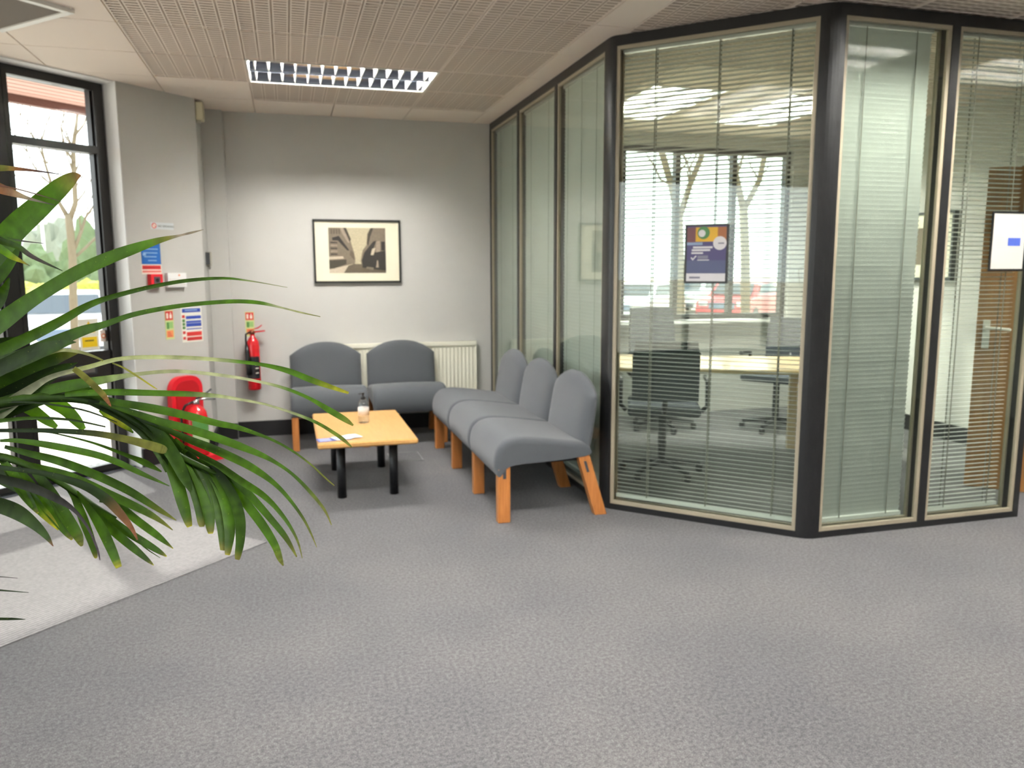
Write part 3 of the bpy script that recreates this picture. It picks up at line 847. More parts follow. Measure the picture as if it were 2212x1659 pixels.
pp([(0, .0), (.25, .0), (.34, .18), (.30, .24), (0, .12)], 6)
pp([(0, .08), (.47, .22), (.44, .45), (.38, .72), (.30, 1), (0, 1)], 2)
pp([(0, .28), (.30, .30), (.30, .2), (.08, .10), (0, .1)], 1)
pp([(.0, .30), (.26, .32), (.24, .37), (.0, .36)], 6)
pp([(.06, .78), (.18, .82), (.36, .5), (.32, .5), (.16, .72), (.07, .72)], 3)
pp([(.20, 1), (.26, 1), (.37, .68), (.34, .66), (.24, .88)], 4)
pp([(.26, 1), (.31, 1), (.39, .75), (.37, .68)], 1)
for k in range(5): pp([(.03, .40 + k * .065), (.15, .405 + k * .063), (.15, .43 + k * .063), (.03, .43 + k * .065)], 4 if k % 2 else 3)
for k in range(4): pp([(.04 + k * .045, .86), (.07 + k * .045, .86), (.07 + k * .045, .97), (.04 + k * .045, .97)], 5)
pp([(.36, .40), (.44, .28), (.44, .42), (.38, .52)], 5)
pp([(1, .05), (1, 1), (.74, 1), (.68, .87), (.66, .62), (.59, .5), (.55, .26), (.58, .14)], 2)
pp([(.74, 1), (.79, 1), (.73, .8), (.69, .6), (.67, .66), (.69, .86)], 1)
pp([(1, .5), (1, .05), (.58, .12), (.57, .28), (.62, .46), (.78, .7), (.84, .72), (.74, .42), (.80, .46)], 3)
pp([(.83, .46), (.9, .48), (.9, .72), (.83, .70)], 4)
pp([(.92, .5), (.99, .5), (.99, .7), (.92, .7)], 3)
pp([(.73, .40), (.78, .40), (.82, .56), (.76, .54)], 6)
pp([(.82, .12), (.87, .12), (.86, .28), (.84, .28)], 4)
pp([(.64, .1), (.77, .06), (.78, .12), (.66, .14)], 2)
pp([(.45, .2), (.56, .2), (.55, .3), (.50, .24), (.46, .3)], 0)
mb.build('print', sep, pic)

rad = thing('radiator', 'white panel radiator with vertical flutes on the back wall', 'radiator', BACK.p(.96, .33))
rx0, rx1, rz0, rz1 = .33, 1.617, .325, .775
mb = MB(); BACK.slab(mb, rx0, rx1, rz0, rz1 - .03, .022, .052)
nf = 36
for k in range(nf):
    x = rx0 + .02 + (rx1 - rx0 - .04) * (k + .5) / nf
    hw = .011
    mb.prism([BACK.p(x - hw, rz0 + .02, .052), BACK.p(x - hw * .5, rz0 + .02, .061), BACK.p(x + hw * .5, rz0 + .02, .061), BACK.p(x + hw, rz0 + .02, .052)], (0, 0, rz1 - rz0 - .075))
mb.build('panel', M_CREAM, rad)
mb = MB(); BACK.slab(mb, rx0 - .004, rx1 + .004, rz1 - .034, rz1, .015, .068)
BACK.slab(mb, rx0 - .004, rx0 + .002, rz0, rz1, .015, .065); BACK.slab(mb, rx1 - .002, rx1 + .004, rz0, rz1, .015, .065); mb.build('top_cover', M_CREAM, rad)
mb = MB()
for x in (rx0 + .2, rx1 - .2): BACK.slab(mb, x - .02, x + .02, rz0 + .05, rz1 - .06, .003, .022)
mb.build('bracket', M_CREAM, rad)
mb = MB(); mb.tube([BACK.p(rx1 - .03, .34, .055), BACK.p(rx1 - .03, .0, .055)], .009, 10); mb.tube([BACK.p(rx1 - .03, .27, .055), BACK.p(rx1 - .03, .33, .055)], .018, 12)
mb.build('valve_pipe', M_WHITE, rad)

ex = thing('wall_mounted_extinguisher', 'slim red fire extinguisher with black horn hung on the back wall', 'fire extinguisher', BACK.p(-.30, .41))
xc, dpt = -.297, .085
c = BACK.p(xc, 0, dpt)
mb = MB(); mb.lathe([(.03, .414), (.05, .418), (.054, .43), (.054, .78), (.048, .82), (.032, .85), (.02, .862), (.018, .885)], (c.x, c.y, 0), 28); mb.build('cylinder', M_RED, ex)
mb = MB(); P = []
for k in range(9):
    g = PI + .25 + k * (PI * .75) / 8
    P.append([(c.x + .0548 * math.cos(g), c.y + .0548 * math.sin(g), z) for z in (.515, .70)])
mb.grid(P); mb.build('label_panel', mat('extinguisher black label', (34, 34, 38), .45), ex, fix=False)
mb = MB()
for k, zz in enumerate((.56, .60, .63)):
    for g in (5.0, 5.25): mb.tube([(c.x + .0556 * math.cos(g), c.y + .0556 * math.sin(g), zz), (c.x + .0556 * math.cos(g + .2), c.y + .0556 * math.sin(g + .2), zz + .004)], .004, 6)
mb.build('label_marks', M_PAPER, ex)
mb = MB(); mb.lathe([(.022, .885), (.024, .892), (.024, .91), (.014, .915)], (c.x, c.y, 0), 16)
mb.build('valve', mat('brass valve', (120, 70, 50), .4, metal=.6), ex)
mb = MB()
mb.prism([(c.x - .02, c.y - .012, .905), (c.x + .1, c.y - .012, .915), (c.x + .105, c.y - .012, .905), (c.x, c.y - .012, .893)], (0, .024, 0)); ob = mb.build('carry_handle', M_RED, ex, fix=True)
mb = MB()
mb.prism([(c.x - .02, c.y - .012, .916), (c.x + .05, c.y - .012, .942), (c.x + .078, c.y - .012, .962), (c.x + .082, c.y - .012, .955), (c.x + .05, c.y - .012, .930)], (0, .024, 0)); mb.build('squeeze_lever', M_RED, ex, fix=True)
mb = MB(); hx = c.x - .040
mb.tube([(c.x - .02, c.y - .02, .90), (hx - .01, c.y - .03, .885), (hx - .012, c.y - .042, .84), (hx - .008, c.y - .05, .79)], .008, 10)
mb.tube([(hx - .008, c.y - .05, .80), (hx - .004, c.y - .056, .74), (hx, c.y - .062, .62), (hx + .004, c.y - .064, .55)], [.012, .018, .021, .024], 16)
mb.build('discharge_horn', M_BLACKMET, ex)
mb = MB(); BACK.slab(mb, xc - .02, xc + .02, .45, .83, 0, .032); mb.build('wall_bracket', M_DKRED, ex)
def id_sign(label, F, u0, u1, z0, z1):
    t = thing('extinguisher_sign', label, 'sign', F.p((u0 + u1) / 2, z0)); w = u1 - u0; h = z1 - z0
    mb = MB(); F.slab(mb, u0, u1, z0, z1, 0, .002); mb.build('backing', M_PGREEN, t)
    mb = MB(); F.slab(mb, u0 + .05 * w, u1 - .05 * w, z0 + .66 * h, z1 - .03 * h, .002, .0026); mb.build('red_panel', M_SRED, t)
    mb = MB(); F.slab(mb, u0 + .18 * w, u0 + .38 * w, z0 + .72 * h, z0 + .9 * h, .0026, .003); F.slab(mb, u0 + .55 * w, u0 + .8 * w, z0 + .72 * h, z0 + .85 * h, .0026, .003)
    F.poly(mb, [(u0 + .6 * w, z0 + .86 * h), (u0 + .75 * w, z0 + .86 * h), (u0 + .68 * w, z0 + .94 * h)], .0026, .003); mb.build('pictograms', M_PAPER, t)
    mb = MB(); F.slab(mb, u0 + .12 * w, u1 - .1 * w, z0 + .38 * h, z0 + .6 * h, .002, .0026); mb.build('green_panel', M_LGREEN, t)
    mb = MB(); F.slab(mb, u0 + .16 * w, u0 + .42 * w, z0 + .36 * h, z0 + .58 * h, .0026, .003); mb.build('dark_green_marks', M_GREEN, t)
    mb = MB(); F.slab(mb, u0 + .1 * w, u1 - .1 * w, z0 + .07 * h, z0 + .31 * h, .002, .0026); mb.build('orange_panel', M_ORANGE, t)
    mb = MB()
    for k in range(3): F.slab(mb, u0 + .22 * w, u0 + (.75 - .1 * k) * w, z0 + (.11 + .06 * k) * h, z0 + (.135 + .06 * k) * h, .0026, .003)
    mb.build('text_lines', M_SRED, t)
id_sign('small red green and orange sign above the extinguisher on the back wall', BACK, -.352, -.280, .86, 1.066)

# ------------------------------------------------------------------ column: signs, call point, devices, floor stand
ns = thing('no_smoking_sign', 'narrow white no smoking sign, topmost on the column', 'sign', COL.p(.29, 1.70))
mb = MB(); COL.slab(mb, .195, .385, 1.704, 1.752, 0, .002); mb.build('backing', mat('sign pale', (206, 212, 214), .5), ns)
mb = MB(); COL.disc(mb, .222, 1.728, .02, .002, .0026); mb.build('red_ring', M_SRED, ns)
mb = MB(); COL.disc(mb, .222, 1.728, .0135, .0026, .003); mb.build('ring_centre', M_PAPER, ns)
mb = MB(); COL.poly(mb, [(.211, 1.740), (.208, 1.737), (.233, 1.716), (.236, 1.719)], .003, .0034); mb.build('slash', M_SRED, ns)
COL.text('lettering', 'NO SMOKING', .252, 1.7195, .0215, .0024, M_BLACK, ns)
nb = thing('notice_sign', 'blue notice sign with white lines above the red call point', 'sign', COL.p(.18, 1.46))
mb = MB(); COL.slab(mb, .105, .26, 1.455, 1.61, 0, .002); mb.build('backing', M_BLUE, nb)
mb = MB()
for k, (a, b_) in enumerate(((.02, .10), (.03, .135), (.015, .13), (.02, .12), (.05, .12))): COL.slab(mb, .105 + a, .105 + b_, 1.585 - k * .027, 1.592 - k * .027, .002, .0025)
COL.slab(mb, .115, .14, 1.515, 1.53, .002, .0025); mb.build('white_lines', M_LBLUE, nb)
nr = thing('fire_call_sign', 'red and white banded sign just above the red call point', 'sign', COL.p(.18, 1.39))
mb = MB(); COL.slab(mb, .098, .262, 1.385, 1.452, 0, .002); mb.build('backing', M_PAPER, nr)
mb = MB(); COL.slab(mb, .104, .256, 1.418, 1.446, .002, .0025); mb.build('red_band', M_SRED, nr)
mb = MB(); COL.slab(mb, .104, .256, 1.395, 1.410, .002, .0025); mb.build('pale_red_band', mat('sign pale red', (226, 130, 120), .5), nr)
mb = MB(); COL.slab(mb, .112, .248, 1.428, 1.436, .0025, .003); mb.build('dark_line', M_DKRED, nr)
cp = thing('fire_call_point', 'square red fire alarm call point on the column', 'call point', COL.p(.19, 1.30))
mb = MB()
COL.slab(mb, .142, .238, 1.295, 1.384, 0, .04); mb.build('body', M_REDPL, cp)
mb = MB(); COL.slab(mb, .165, .215, 1.315, 1.365, .04, .043); mb.build('face_window', mat('call point face', (90, 84, 90), .4), cp)
mb = MB(); COL.disc(mb, .19, 1.34, .014, .043, .046); mb.build('press_disc', M_BLACK, cp)
wp = thing('wall_controller', 'flat white controller box with tiny orange light right of the call point', 'controller', COL.p(.37, 1.28))
mb = MB(); COL.slab(mb, .288, .448, 1.288, 1.392, 0, .03); mb.build('body', M_WALL2, wp)
mb = MB(); COL.slab(mb, .300, .436, 1.30, 1.35, .03, .033); mb.build('cover', M_WHITE, wp)
mb = MB(); COL.disc(mb, .385, 1.375, .006, .03, .033); mb.build('indicator_light', mat('amber lens', (236, 130, 60), .3), wp)
id_sign('small red green and orange sign left of the blue fire notice', COL, .262, .334, .905, 1.12)
fa = thing('fire_action_notice', 'blue and red fire action notice with icons, low on the column', 'notice', COL.p(.49, .86))
a, b_, z0, z1 = .402, .588, .872, 1.135; w = b_ - a; h = z1 - z0
mb = MB(); COL.slab(mb, a, b_, z0, z1, 0, .002); mb.build('backing', M_PAPER, fa)
mb = MB(); COL.slab(mb, a + .01, b_ - .01, z1 - .15 * h, z1 - .01, .002, .0025); mb.build('blue_header', M_BLUE2, fa)
mb = MB()
COL.slab(mb, a + .035, b_ - .04, z1 - .10 * h, z1 - .07 * h, .0025, .003); mb.build('header_marks', M_LBLUE, fa)
mb = MB()
for z_, hh in ((.66, .09), (.55, .06), (.44, .10), (.36, .03)): COL.slab(mb, a + .22 * w, b_ - .008, z0 + z_ * h, z0 + (z_ + hh) * h, .002, .0025)
mb.build('blue_panels', M_BLUE2, fa)
mb = MB()
for z_, hh in ((.17, .12), (.04, .10)): COL.slab(mb, a + .22 * w, b_ - .008, z0 + z_ * h, z0 + (z_ + hh) * h, .002, .0025)
mb.build('red_panels', M_SRED, fa)
mb = MB()
for z_ in (.70, .24, .08): COL.slab(mb, a + .04 * w, a + .17 * w, z0 + z_ * h, z0 + (z_ + .08) * h, .002, .0025)
mb.build('red_icons', M_SRED, fa)
mb = MB()
for z_ in (.58, .48, .38): COL.slab(mb, a + .04 * w, a + .17 * w, z0 + z_ * h, z0 + (z_ + .08) * h, .002, .0025)
mb.build('green_icons', M_GREEN, fa)

RET = Face((-.61, 6.549, 0), (0, 1, 0), (1, 0, 0))
dv = thing('door_release_switch', 'small grey entry switch with cable on the wall return by the column', 'switch', RET.p(.22, 1.44))
mb = MB(); RET.slab(mb, .20, .30, 1.445, 1.555, 0, .035); mb.build('body', mat('device grey', (176, 172, 158), .5), dv)
mb = MB(); RET.slab(mb, .185, .20, 1.455, 1.55, 0, .03); mb.build('side_plate', M_DARKPL, dv)
mb = MB(); mb.tube([RET.p(.25, 1.445, .015), RET.p(.27, 1.43, .02), RET.p(.29, 1.425, .016)], .008, 8); mb.build('cable_gland', mat('gland', (150, 148, 140), .5), dv)
sd = thing('alarm_sounder', 'beige alarm box high on the wall return just under the ceiling', 'alarm', RET.p(.15, 2.52))
mb = MB(); mb.rbox((-.61, 6.57, 2.53), (-.555, 6.68, 2.662), .006); mb.build('body', mat('aged beige plastic', (206, 198, 168), .5), sd)
mb = MB(); mb.rbox((-.608, 6.59, 2.51), (-.58, 6.655, 2.532), .004); mb.build('sensor_window', mat('sensor lens', (190, 186, 170), .3), sd)

# extinguisher stand and extinguisher on the floor
SF = Face(COL.p(0, 0, .04), COL.a, COL.n)
sdn = thing('extinguisher_stand', 'red plastic extinguisher stand with rounded back on the floor by the column', 'stand', SF.p(.38, 0))
def round_top(u0, u1, z0, z1, r, n=8):
    pts = [(u0, z0), (u1, z0)]
    for k in range(n + 1): g = k / n * PI / 2; pts.append((u1 - r + r * math.cos(g), z1 - r + r * math.sin(g)))
    for k in range(n + 1): g = PI / 2 + k / n * PI / 2; pts.append((u0 + r + r * math.cos(g), z1 - r + r * math.sin(g)))
    return pts
mb = MB(); SF.poly(mb, round_top(.21, .485, .03, .63, .1), 0, .05); mb.build('backboard', M_REDPL, sdn)
mb = MB(); SF.poly(mb, round_top(.245, .45, .08, .597, .08), .05, .056); mb.build('inset_panel', mat('dark red plastic', (180, 20, 30), .45), sdn)
mb = MB(); SF.slab(mb, .21, .49, 0, .05, 0, .26); mb.build('base', M_REDPL, sdn)
e2 = thing('fire_extinguisher', 'red fire extinguisher with green label standing in the red floor stand', 'fire extinguisher', SF.p(.325, .05, .165))
c = SF.p(.325, 0, .165)
mb = MB(); mb.lathe([(.05, .052), (.074, .056), (.077, .07), (.077, .335), (.07, .375), (.05, .405), (.028, .42), (.02, .43)], (c.x, c.y, 0), 30); mb.build('cylinder', M_RED, e2)
mb = MB(); P = []
for k in range(11):
    g = -PI / 2 - .35 + k * PI * .62 / 10
    P.append([(c.x + .0778 * math.cos(g), c.y + .0778 * math.sin(g), z) for z in (.14, .23)])
mb.grid(P); mb.build('label_panel', mat('label pale green', (186, 204, 160), .5), e2)
mb = MB(); P = []
for k in range(11):
    g = -PI / 2 - .35 + k * PI * .62 / 10
    P.append([(c.x + .0778 * math.cos(g), c.y + .0778 * math.sin(g), z) for z in (.23, .325)])
mb.grid(P); mb.build('green_band', M_GREEN, e2)
mb = MB(); mb.lathe([(.02, .43), (.024, .432), (.024, .46), (.012, .466)], (c.x, c.y, 0), 16); mb.build('valve', M_CHROME, e2)
mb = MB(); dv_ = Vector((.94, .34, 0)); q = Vector((c.x, c.y, 0))
mb.tube([q + Vector((0, 0, .462)), q + dv_ * .05 + Vector((0, 0, .465)), q + dv_ * .14 + Vector((0, 0, .458))], [.008, .008, .007], 8); mb.build('carry_handle', M_CHROME, e2)
mb = MB(); mb.tube([q + Vector((0, 0, .472)), q + dv_ * .05 + Vector((0, 0, .49)), q + dv_ * .115 + Vector((0, 0, .535))], [.008, .008, .007], 8); mb.build('squeeze_lever', mat('gunmetal lever', (70, 72, 76), .4, metal=.5), e2)
mb = MB(); mb.tube([q + Vector((-.02, -.01, .45)), q + Vector((-.07, -.03, .43)), q + Vector((-.102, -.04, .37)), q + Vector((-.10, -.045, .25)), q + Vector((-.095, -.045, .15))], .009, 10); mb.build('hose', M_BLACKMET, e2)

# floor box lid
fb = thing('floor_box', 'carpeted floor box lid with a pale rim behind the coffee table', 'floor box', (.81, 5.88, 0))
mb = MB()
for (x0, y0, x1, y1) in ((.69, 5.74, .93, 5.75), (.69, 6.02, .93, 6.03), (.69, 5.75, .70, 6.02), (.92, 5.75, .93, 6.02)): mb.box((x0, y0, 0), (x1, y1, .003))
mb.build('rim', mat('floor box rim', (120, 122, 120), .5), fb)
mb = MB(); mb.box((.70, 5.75, 0), (.92, 6.02, .0015)); mb.build('lid', M_CARPET, fb)

# ------------------------------------------------------------------ poster and notice on the glass
po = thing('poster', 'purple and yellow poster in a thin black frame on the splayed glass', 'poster', PC.p(.56, 1.33))
a, b_, z0, z1 = .440, .676, 1.333, 1.646; w = b_ - a; h = z1 - z0; d = -.0155
mb = MB(); PC.slab(mb, a, b_, z0, z1, d, d + .004); mb.build('black_border', mat('poster border', (14, 14, 16), .4), po)
a += .012; b_ -= .012; z0 += .012; z1 -= .008; w = b_ - a; h = z1 - z0
pm = [mat('poster purple', (72, 66, 108), .5), mat('poster slate', (78, 84, 116), .5), mat('poster yellow', (206, 160, 40), .5), mat('poster rust', (150, 92, 52), .5), mat('poster maroon', (104, 62, 66), .5),
      mat('poster green', (70, 120, 66), .5), mat('poster white', (206, 204, 206), .5), mat('poster grey', (120, 118, 134), .5), mat('poster pale blue', (130, 150, 180), .5)]
mb = MB(); e = d + .004
def pq(x0, y0, x1, y1, mi, k=1): PC.slab(mb, a + x0 * w, a + x1 * w, z0 + y0 * h, z0 + y1 * h, e, e + .0003 * k, mi)
pq(0, 0, 1, 1, 0); pq(0, .15, 1, .38, 1, 2); pq(0, .71, .22, .98, 4, 2); pq(.22, .72, .78, .98, 2, 2); pq(.78, .72, 1, .98, 3, 2); pq(0, .66, .4, .71, 8, 2)
pq(0, .0, 1, .145, 6, 2); pq(.08, .05, .36, .085, 7, 3)
PC.disc(mb, a + .42 * w, z0 + .88 * h, .16 * w, e, e + .0009, 5); PC.disc(mb, a + .38 * w, z0 + .87 * h, .09 * w, e, e + .0012, 6)
PC.disc(mb, a + .84 * w, z0 + .69 * h, .17 * w, e, e + .0009, 6); pq(.8, .675, .95, .70, 7, 5)
pq(.16, .60, .66, .635, 6, 3); pq(.13, .55, .6, .585, 6, 3); pq(.12, .50, .42, .53, 6, 3); pq(.28, .41, .55, .47, 7, 3); pq(.28, .38, .58, .395, 6, 3)
PC.poly(mb, [(a + .10 * w, z0 + .43 * h), (a + .16 * w, z0 + .38 * h), (a + .26 * w, z0 + .46 * h), (a + .23 * w, z0 + .47 * h), (a + .16 * w, z0 + .41 * h), (a + .13 * w, z0 + .44 * h)], e, e + .0009, 6)
mb.build('printed_sheet', pm, po)
no = thing('framed_notice', 'white page with blue rectangle in a black frame on the right glass', 'notice', PR.p(1.17, 1.39))
a, b_, z0, z1 = 1.052, 1.292, 1.395, 1.712; d = -.0155
mb = MB(); PR.poly(mb, round_top(a, b_, z0, z1, .012), d, d + .006); mb.build('black_border', mat('notice border', (14, 14, 16), .4), no)
mb = MB(); PR.slab(mb, a + .012, b_ - .012, z0 + .012, z1 - .012, d + .006, d + .0066); mb.build('page', mat('notice page', (206, 204, 196), .6), no)
mb = MB(); PR.slab(mb, a + .115, a + .2, z0 + .135, z0 + .178, d + .0066, d + .0072); mb.build('blue_panel', mat('notice blue', (70, 92, 178), .5), no)
mb = MB()
for k in range(5): PR.slab(mb, a + .04, a + .085 - .006 * (k % 2), z0 + .125 + k * .013, z0 + .128 + k * .013, d + .0066, d + .007)
mb.build('faint_lines', mat('notice grey', (196, 194, 188), .6), no)

# ------------------------------------------------------------------ office behind the glass
owf = sroot('window_12', (3.96, 7.07, .92))
mb = MB()
OWF = Face((0, 7.02, 0), (1, 0, 0), (0, -1, 0))
OWF.ring(mb, OW[0], OW[1], OW[2], OW[3], .05, -.1, -.03)
for x in (3.64, 4.25): OWF.slab(mb, x - .025, x + .025, OW[2] + .05, OW[3] - .05, -.1, -.03)
mb.build('window_frame', M_DOORFR, owf)
mb = MB(); OWF.slab(mb, OW[0] + .04, OW[1] - .04, OW[2] + .04, OW[3] - .04, -.072, -.066); mb.build('pane_glass', M_GLASS_W, owf)
mb = MB(); OWF.slab(mb, OW[0] - .04, OW[1] + .04, OW[2] - .03, OW[2], -.02, .14); mb.build('window_sill', M_WALL2, owf)
op = thing('framed_picture', 'framed picture hanging on the office wall beyond the right glass', 'picture', (5.24, 5.55, 1.31))
OR_ = Face((5.24, 5.29, 0), (0, 1, 0), (-1, 0, 0))
mb = MB(); OR_.ring(mb, 0, .52, 1.315, 1.878, .02, 0, .045); mb.build('frame', mat('office picture frame', (60, 64, 66), .4), op)
mb = MB(); OR_.slab(mb, .015, .505, 1.33, 1.863, .005, .03); mb.build('mount', mat('office mount', (232, 228, 208), .6), op)
mb = MB(); OR_.slab(mb, .13, .40, 1.44, 1.75, .03, .0305); mb.build('print', sep[2], op)

tb = thing('meeting_table', 'pale wood meeting table in the office behind the blinds', 'table', (2.95, 5.30, 0), math.radians(-24))
mb = MB(); mb.rbox((-.86, -.45, .69), (.86, .45, .722), .006); mb.build('tabletop', wood('maple top', (212, 184, 142), (226, 200, 160), 'X', 4, .3), tb, local=True)
for sx in (-.76, .76):
    for sy in (-.36, .36):
        mb = MB(); mb.rbox((sx - .03, sy - .03, 0), (sx + .03, sy + .03, .69), .004); mb.build('leg', MATS['maple top'], tb, local=True)
def office_chair(label, loc, rz, hb=1.02):
    t = thing('office_chair', label, 'chair', loc, rz, 'office chairs round the meeting table')
    mb = MB(); mb.rbox((-.24, -.24, .44), (.24, .24, .51), .03); mb.build('seat', M_GREY_D, t, local=True)
    mb = MB(); P = []
    for i in range(9):
        a = -1 + i / 4
        P.append([(-.235 - .04 * (1 - a * a) - (z - .55) * .12, a * (.215 if z < .9 else .20), z) for z in (.56, .7, .85, hb - .03, hb)])
    mb.grid(P)
    mb.grid([[(x - .05, y, z) for x, y, z in r_] for r_ in P])
    for r_ in (P[0], P[-1]): mb.grid([r_, [(x - .05, y, z) for x, y, z in r_]])
    for j in (0, -1): mb.grid([[r_[j] for r_ in P], [(r_[j][0] - .05, r_[j][1], r_[j][2]) for r_ in P]])
    mb.build('backrest', M_GREY_D, t, local=True, fix=True)
    mb = MB(); mb.tube([(0, 0, .08), (0, 0, .44)], .028, 12); mb.tube([(-.2, 0, .45), (-.29, 0, .5), (-.3, 0, .66)], .018, 8); mb.build('column', M_BLACKMET, t, local=True)
    for k in range(5):
        g = 2 * PI * k / 5
        mb = MB(); mb.tube([(0, 0, .09), (.28 * math.cos(g), .28 * math.sin(g), .06)], [.022, .014], 8)
        mb.lathe([(.022, 0), (.026, .01), (.026, .04), (.02, .05)], (.28 * math.cos(g), .28 * math.sin(g), 0), 10); mb.build('base_leg', M_BLACKMET, t, local=True)
    for s in (-1, 1):
        mb = MB(); mb.tube([(-.1, s * .25, .46), (-.1, s * .29, .5), (-.08, s * .29, .66), (.12, s * .29, .67)], .016, 8); mb.build('armrest', M_BLACKMET, t, local=True)
    return t
office_chair('dark office chair at the far left of the meeting table, before the window', (3.18, 6.35, 0), math.radians(-95), 1.06)
office_chair('dark office chair on the right far side of the meeting table', (4.12, 6.02, 0), math.radians(-146), .97)
office_chair('dark office chair on the near side of the meeting table', (2.46, 4.90, 0), math.radians(66), .95)

# ------------------------------------------------------------------ palm in the foreground
palm = thing('palm_plant', 'leafy green palm leaning in from the left foreground', 'plant', (-.78, .98, 0))
mb = MB(); pc = (-.78, .98, 0)
mb.lathe([(.13, 0), (.14, .01), (.19, .36), (.20, .38), (.18, .38), (.17, .33), (.02, .32)], pc, 32); mb.build('pot', mat('terracotta pot', (120, 70, 50), .7), palm)
mb = MB(); mb.lathe([(.168, .322), (.01, .335)], pc, 24); mb.build('soil', mat('potting soil', (40, 28, 20), .95, bump=.5, bscale=60), palm)
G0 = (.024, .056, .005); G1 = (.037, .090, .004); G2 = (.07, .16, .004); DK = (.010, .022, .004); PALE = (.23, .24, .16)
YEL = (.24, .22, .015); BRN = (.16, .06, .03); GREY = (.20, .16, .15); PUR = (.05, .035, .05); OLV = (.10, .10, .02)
def cr(pts, sub=5):
    out = []
    n = len(pts)
    for i in range(n - 1):
        p = [pts[max(0, i - 1)], pts[i], pts[i + 1], pts[min(n - 1, i + 2)]]
        for k in range(sub):
            t = k / sub; q = []
            for c_ in range(len(pts[0])):
                a0, a1, a2, a3 = (p[j][c_] for j in range(4))
                q.append(.5 * (2 * a1 + (a2 - a0) * t + (2 * a0 - 5 * a1 + 4 * a2 - a3) * t * t + (3 * a1 - a0 - 3 * a2 + a3) * t ** 3))
            out.append(q)
    out.append(list(pts[-1])); return out
def leaflet(parent, pts, d0, d1, cols, tw=None):
    """blade along photo-traced points (x, y, width) reaching from distance d0 to d1; cols = [(t, colour), ...]"""
    tw = random.uniform(-.6, .6) if tw is None else tw
    c_ = cr(pts); n = len(c_); mb = MB(); colv = []
    L_ = [0]
    for i in range(1, n): L_.append(L_[-1] + math.hypot(c_[i][0] - c_[i - 1][0], c_[i][1] - c_[i - 1][1]))
    P = []
    for i, (x, y, w) in enumerate(c_):
        t = L_[i] / L_[-1]; d = d0 + (d1 - d0) * t
        a, b = c_[max(0, i - 1)], c_[min(n - 1, i + 1)]
        tx, ty = b[0] - a[0], b[1] - a[1]; l = math.hypot(tx, ty) or 1
        nx, ny = -ty / l, tx / l
        w = max(w, .6) / 2
        wd = w * d / F_PX
        lo = at(x - nx * w, y - ny * w, d + tw * wd); mi = at(x, y, d + .45 * wd); hi = at(x + nx * w, y + ny * w, d - tw * wd)
        P.append([lo, mi, hi])
        for k in range(len(cols) - 1):
            if cols[k][0] <= t <= cols[k + 1][0]:
                f = (t - cols[k][0]) / max(1e-6, cols[k + 1][0] - cols[k][0])
                cc = [cols[k][1][q] * (1 - f) + cols[k + 1][1][q] * f for q in range(3)]; break
        else: cc = cols[-1][1]
        j = 1 + .18 * math.sin(i * .7 + x)
        colv += [tuple(v * j for v in cc) + (1,)] * 3
    mb.grid(P)
    o = mb.build('leaflet', M_LEAF, parent)
    at_ = o.data.color_attributes.new('leafcol', 'FLOAT_COLOR', 'POINT')
    for i, cv_ in enumerate(colv): at_.data[i].color = cv_
    return o
def frond(pts, rr, col=G0):
    """stem: list of (x, y, distance) in the photo; starts at the crown of the plant"""
    mb = MB(); base = Vector((-.78, .98, .33)); first = at(*pts[0])
    mid = base.lerp(first, .5) + Vector((-.04, 0, .22))
    p = [base, mid] + [at(*q) for q in pts]
    p = [Vector(q) for q in cr([tuple(v) for v in p], 5)]
    n = len(p); mb.tube(p, [rr * (1 - .75 * i / (n - 1)) for i in range(n)], 8)
    o = mb.build('frond', M_LEAF, palm)
    at_ = o.data.color_attributes.new('leafcol', 'FLOAT_COLOR', 'POINT')
    for i in range(len(o.data.vertices)): at_.data[i].color = (*col, 1)
    return o
FA = frond([(-330, 620, 1.1), (-150, 520, 1.07), (-40, 455, 1.05)], .008)
FB = frond([(-330, 860, 1.02), (-140, 860, .98), (-20, 850, .95)], .009)
FC = frond([(-330, 930, .98), (-60, 880, .94), (110, 858, .92), (220, 872, .91), (304, 917, .90), (372, 975, .89), (440, 1010, .88), (505, 1040, .88)], .009)
FD = frond([(-330, 1050, .93), (-140, 1000, .90), (-10, 985, .88), (100, 1025, .86), (200, 1090, .85), (250, 1120, .85)], .008)
g = lambda *c: list(c)
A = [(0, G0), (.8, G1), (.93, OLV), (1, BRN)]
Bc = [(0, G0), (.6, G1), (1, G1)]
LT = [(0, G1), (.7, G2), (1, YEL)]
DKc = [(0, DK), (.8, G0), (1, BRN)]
# upper frond
leaflet(FA, g((-60, 600, 60), (0, 530, 60), (35, 490, 58), (85, 445, 52), (130, 405, 42), (158, 384, 26), (175, 379, 3)), 1.04, 1.0, A, .2)
leaflet(FA, g((-60, 362, 20), (0, 363, 14), (25, 364, 10), (50, 366, 7), (85, 370, 4), (135, 377, 1)), 1.05, 1.0, [(0, G1), (.35, OLV), (.5, BRN), (.8, PUR), (1, PUR)])
leaflet(FA, g((-50, 386, 26), (0, 407, 22), (31, 418, 15), (63, 429, 7), (118, 443, 1)), 1.03, .98, [(0, OLV), (.35, BRN), (.7, GREY), (1, PUR)])
leaflet(FA, g((-30, 395, 8), (31, 407, 3), (77, 419, 2.4), (138, 437, 1)), 1.02, .98, [(0, BRN), (1, PUR)])
leaflet(FA, g((-50, 500, 14), (0, 512, 8), (44, 520, 3.5), (96, 526, 1)), 1.0, .97, [(0, G2), (.5, G1), (.7, PUR), (1, PUR)])
leaflet(FA, g((-50, 495, 18), (0, 519, 15), (39, 533, 12), (71, 555, 9), (135, 585, 1.5)), 1.0, .96, [(0, G0), (.5, G0), (.6, PUR), (1, DK)])
